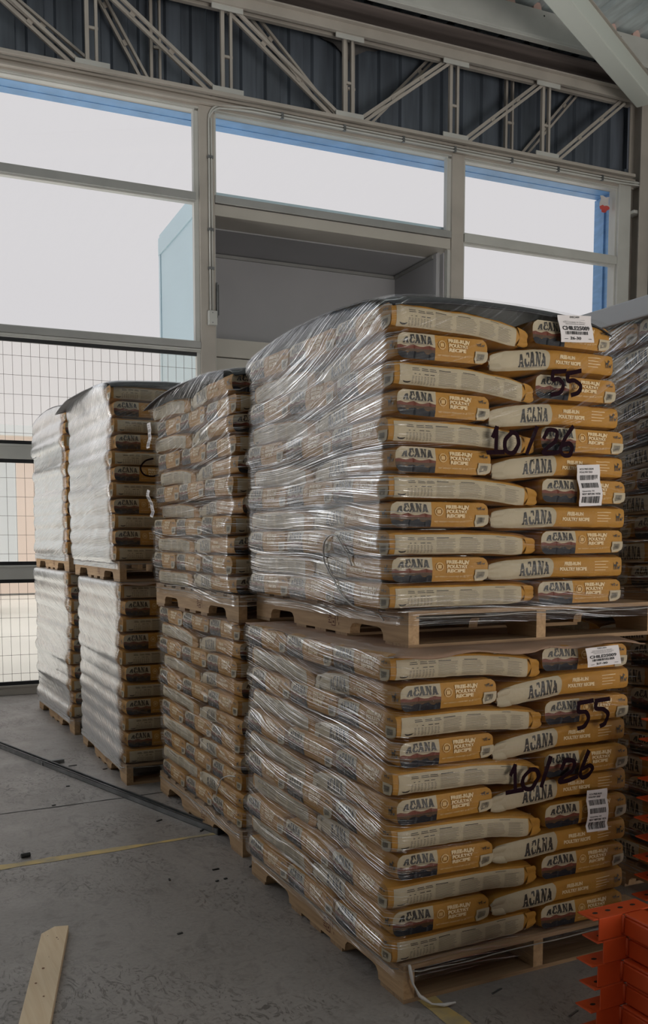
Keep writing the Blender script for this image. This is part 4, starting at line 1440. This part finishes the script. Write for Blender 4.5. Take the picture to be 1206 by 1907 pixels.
fiveA = [[(.60, 1.930), (.652, 1.936)], smooth_line([(.600, 1.929), (.598, 1.905), (.622, 1.908), (.640, 1.890), (.628, 1.866), (.600, 1.858)])]
fiveB = [[(.665, 1.930), (.712, 1.941)], smooth_line([(.663, 1.929), (.660, 1.906), (.686, 1.908), (.712, 1.893), (.704, 1.872), (.680, 1.862)])]
U1.stroke('marker_writing', 'S', [[q for q in loc(U1, l)] for l in fiveA + fiveB], .014)
ten = [[(.372, 1.715), (.385, 1.742), (.383, 1.668)], [(.352, 1.664), (.412, 1.668)], smooth_line([(.440, 1.728), (.418, 1.705), (.424, 1.672), (.452, 1.668), (.470, 1.695), (.460, 1.725), (.436, 1.730)]),
       [(.545, 1.751), (.505, 1.668)], smooth_line([(.572, 1.720), (.590, 1.745), (.622, 1.742), (.618, 1.712), (.592, 1.692), (.574, 1.672), (.600, 1.672), (.632, 1.676)]),
       smooth_line([(.690, 1.760), (.660, 1.725), (.642, 1.690), (.655, 1.668), (.682, 1.670), (.692, 1.690), (.676, 1.706), (.652, 1.700)])]
U1.stroke('marker_writing', 'S', [loc(U1, l) for l in ten], .014)
f2 = [[(.640, .868), (.70, .872)], smooth_line([(.640, .868), (.640, .842), (.672, .836), (.684, .812), (.672, .790), (.648, .784)]),
      [(.715, .870), (.772, .872)], smooth_line([(.715, .870), (.714, .846), (.745, .840), (.768, .820), (.762, .792), (.742, .784)])]
L1.stroke('marker_writing', 'S', [loc(L1, l) for l in f2], .014)
t2 = [[(.374, .665), (.392, .690), (.396, .612)], [(.364, .607), (.425, .609)], smooth_line([(.448, .672), (.425, .650), (.432, .615), (.462, .610), (.484, .640), (.472, .668), (.446, .673)]),
      [(.535, .700), (.500, .612)], smooth_line([(.572, .662), (.590, .686), (.622, .680), (.616, .652), (.590, .634), (.572, .618), (.604, .618), (.642, .626)]),
      smooth_line([(.690, .705), (.668, .678), (.654, .646), (.664, .622), (.690, .626), (.704, .645), (.690, .660), (.664, .652)])]
L1.stroke('marker_writing', 'S', [loc(L1, l) for l in t2], .014)
U3.stroke('marker_writing', 'S', [loc(U3, smooth_line([(.07, 1.840), (.025, 1.825), (.0, 1.785), (.02, 1.750), (.065, 1.742), (.10, 1.75)]))], .009)
# two printed labels hanging off the aisle side of the second stack
stock_label(U2, 'W', (1.18, .82), (1.12, .82), (1.18, .95), .02)
stock_label(U2, 'W', (1.20, .47), (1.14, .46), (1.20, .61), .02)

# loose film tail under the front pallet corner, and on the left face
b = MB(); pts = [(.012, -.012, .125), (.02, -.020, .07), (.035, -.035, .035), (.065, -.055, .012), (.10, -.07, .008), (.135, -.078, .012)]
pts = [Vector(p) for p in pts]; dense = []
for i in range(len(pts) - 1):
    for k in range(5): dense.append(pts[i].lerp(pts[i + 1], k / 5))
dense.append(pts[-1])
b.tube(dense, [.0045 + .0015 * sin(i * .7) for i in range(len(dense))], 7)
tail_m = mat('twisted_white_film', (.62, .60, .58), .3)
tg = b.build('film_tail', tail_m, smooth=True); tag(tg, 'twisted white tail of film curling onto the floor under the front pallet', 'film tail')
for ld, pts_ in ((U1, [(.20, .06), (.28, .14), (.34, .30), (.38, .34), (.44, .335), (.30, .29)]),):
    pass
def film_rope(ld, pts, label_):
    b = MB(); P = [ld.on_side('W', a, z, .006) for a, z in smooth_line(pts, 8)]
    b.tube(P, .0028, 6); b.build('film_rope', tail_m, ld.wrap, smooth=True)
film_rope(U1, [(.12, .08), (.25, .14), (.38, .22), (.42, .28), (.36, .345), (.28, .33), (.22, .25)], '')
film_rope(L2, [(.02, .36), (.10, .345), (.20, .30), (.26, .22)], '')

# ------------------------------------------------------------------ orange rack beams
def rack_beam(x, y, z, label, flip, L_=1.6, grp='orange rack beams stacked beside the front pallet', full=True, jx=0.0):
    r = empty('rack_beam', (x + jx, y, z), 0, label, 'rack beam', grp)
    b = MB()
    # angle connector lying across the end of the beam: level flange with slots, upright leg
    b.box(0, .21, 0, .062, .050, .0535)
    b.box(0.018, .098, -.0035, 0, .002, .0535)
    b.prism([(0, .062), (0, .058), (.018, -.0035), (.022, 0)], .050, .0535, 'z')
    r.scale = (1, 1, 1.18)
    c_ = b.build('end_connector', M['orange'], r, bevel=.0015)
    b = MB()
    for k in range(4):
        cx = .035 + k * .045; b.add([(cx + .009 * cos(a), .032 + .006 * sin(a), .0538) for a in [i * pi / 5 for i in range(10)]], [tuple(range(10))])
    b.build('slot', M['rubber'], c_)
    b = MB(); b.box(.104, .23, -L_, -.004, .003, .046); b.box(.104, .175, -L_, -.004, .046, .054); b.build('box_section', M['orange'], r, bevel=.004)
    if full:
        b = MB(); b.tube([(.100, -.004, .01), (.100, -.004, .05)], .005, 6); b.build('weld', M['orange'], r, smooth=True)
    return r


STEP = .0555
names = ['topmost', 'second', 'third', 'fourth', 'fifth', 'lowest']
for k in range(6):
    zt = .300 - k * STEP - .0535
    if zt < 0: zt = 0.0
    rack_beam(.300 + (0 if k % 2 == 0 else .014) + (-.006 if k == 3 else 0), -.472 - .004 * (k % 2), max(0, .322 - k * .0642), names[k] + ' orange rack beam with slotted end in the near low pile', k % 2)
for k in range(15):
    z = .045 * k
    zz = k * .0635
    if zz > .78: break
    nm = ['lowest', 'second', 'third', 'fourth', 'fifth', 'sixth', 'seventh', 'eighth', 'ninth', 'tenth', 'eleventh', 'twelfth', 'thirteenth', 'fourteenth', 'topmost'][k]
    rack_beam(.778 + (.0 if k % 2 else .008) + (.01 if k > 8 else 0), -.19, zz, nm + ' orange rack beam in the taller pile beside the front stack', 0, L_=1.0, grp='orange rack beams in the taller pile', full=False)

# ------------------------------------------------------------------ things on the floor
# galvanised channel
ch = empty('steel_channel', (.061, 1.771, 0), math.atan2(4.6 - 1.771, -.76 - .061), 'long galvanised steel channel lying on the floor against the second pallet', 'steel channel')
Lc = 3.0
b = MB(); b.box(0, Lc, -.020, .020, 0, .0025); b.box(0, Lc, -.020, -.0175, 0, .030); b.box(0, Lc, .0175, .020, 0, .030); b.box(0, Lc, -.020, -.012, .0275, .030); b.box(0, Lc, .012, .020, .0275, .030)
b.build('profile', M['steel'], ch)
b = MB(); b.box(-.012, 0, -.022, .022, 0, .032); b.build('end_cap', M['rubber'], ch, bevel=.002)
o = MB().box(-.07, .07, -.015, .015, 0, .022).build('steel_offcut', M['steel'], bevel=.002); o.location = (-.40, 3.53, 0); o.rotation_euler = (0, 0, .18)
tag(o, 'short dark steel offcut lying behind the long channel', 'offcut')
# plank
far = Vector((-.842, .985, 0)); near = Vector((-1.105, .02, 0))
d = (near - far).normalized(); pw = .088
pr = Vector((-d.y, d.x, 0))     # towards the picture's right when walking to the camera
if pr.x < 0: pr = -pr
ln = (near - far).length
def PP(a, s_, z): q = far + d * a + pr * s_; return (q.x, q.y, z)
th = .024
outl = [(0, .044), (0, -.004), (.055, -.044), (ln, -.044), (ln, .044)]
b = MB(); n = len(outl)
vs = [PP(a, s_, 0) for a, s_ in outl] + [PP(a, s_, th) for a, s_ in outl]
b.add(vs, [tuple(range(n)), tuple(range(2 * n - 1, n - 1, -1))] + [(i, (i + 1) % n, n + (i + 1) % n, n + i) for i in range(n)])
o = b.build('wooden_plank', M['wood_new'], bevel=.0015)
tag(o, 'bare pine plank with one clipped corner lying on the floor', 'plank')
kn = MB()
for a, s_, r_ in ((.10, .012, .004), (.115, .018, .003), (.33, -.01, .006), (.43, -.022, .005), (.25, .0, .002), (.52, .01, .004), (.08, -.02, .002)):
    kn.add([PP(a + r_ * cos(t), s_ + r_ * .8 * sin(t), th + .0008) for t in [i * pi / 4 for i in range(8)]], [tuple(range(8))])
k_ = kn.build('knot', mat('dark_knot', (.22, .10, .05), .8), o)

# small debris
rr = random.Random(21)
o = MB().tube([(-.02, 0, .010), (.018, .006, .010)], .010, 10).build('rubber_plug', M['rubber'], smooth=False); o.location = (-.815, 1.84, 0); tag(o, 'black rubber plug lying by the yellow floor line', 'plug')
spots = [((-.14, 2.10), .035, .5, 'thin dark metal sliver between floor joint and yellow line'), ((.0, 1.86), .035, .9, 'dark metal sliver lying by the worn end of the yellow line'), ((-.30, 3.42), .05, .1, 'dark sliver beside the third pallet'),
         ((-.14, 3.25), .03, .4, 'dark splinter beside the third pallet corner'), ((-.42, 2.95), .02, 0, 'small dark chip beyond the long channel'), ((-.56, 2.60), .02, .4, 'small black chip in front of the long channel'),
         ((-.33, 1.30), .02, 1.4, 'small brown chip on the open floor'), ((-.12, 1.33), .03, .1, 'thin dark sliver on the open floor'), ((-.16, 1.20), .014, .5, 'tiny black chip on the open floor beside its twin'),
         ((-.12, 1.21), .014, .3, 'tiny black crumb in the middle of the open floor'), ((-.45, .78), .02, .2, 'small steel washer on the open floor'), ((.03, 1.30), .03, .8, 'thin sliver near the front pallet end')]
for (x, y), l_, a_, lb in spots:
    o = MB().box(-l_ / 2, l_ / 2, -.004, .004, 0, .004).build('floor_debris', M['rubber']); o.location = (x, y, 0); o.rotation_euler = (0, 0, a_); tag(o, lb, 'debris', 'small debris on the floor')
for (x, y), l_, a_, lb in [((.30, -.06), .05, .35, 'pale metal strip on the floor beside the front pallet'), ((.42, -.27), .05, .35, 'thin bright metal strip on the floor before the orange beams')]:
    o = MB().box(-l_ / 2, l_ / 2, -.003, .003, 0, .003).build('metal_strip', M['steel']); o.location = (x, y, 0); o.rotation_euler = (0, 0, a_); tag(o, lb, 'debris', 'small debris on the floor')
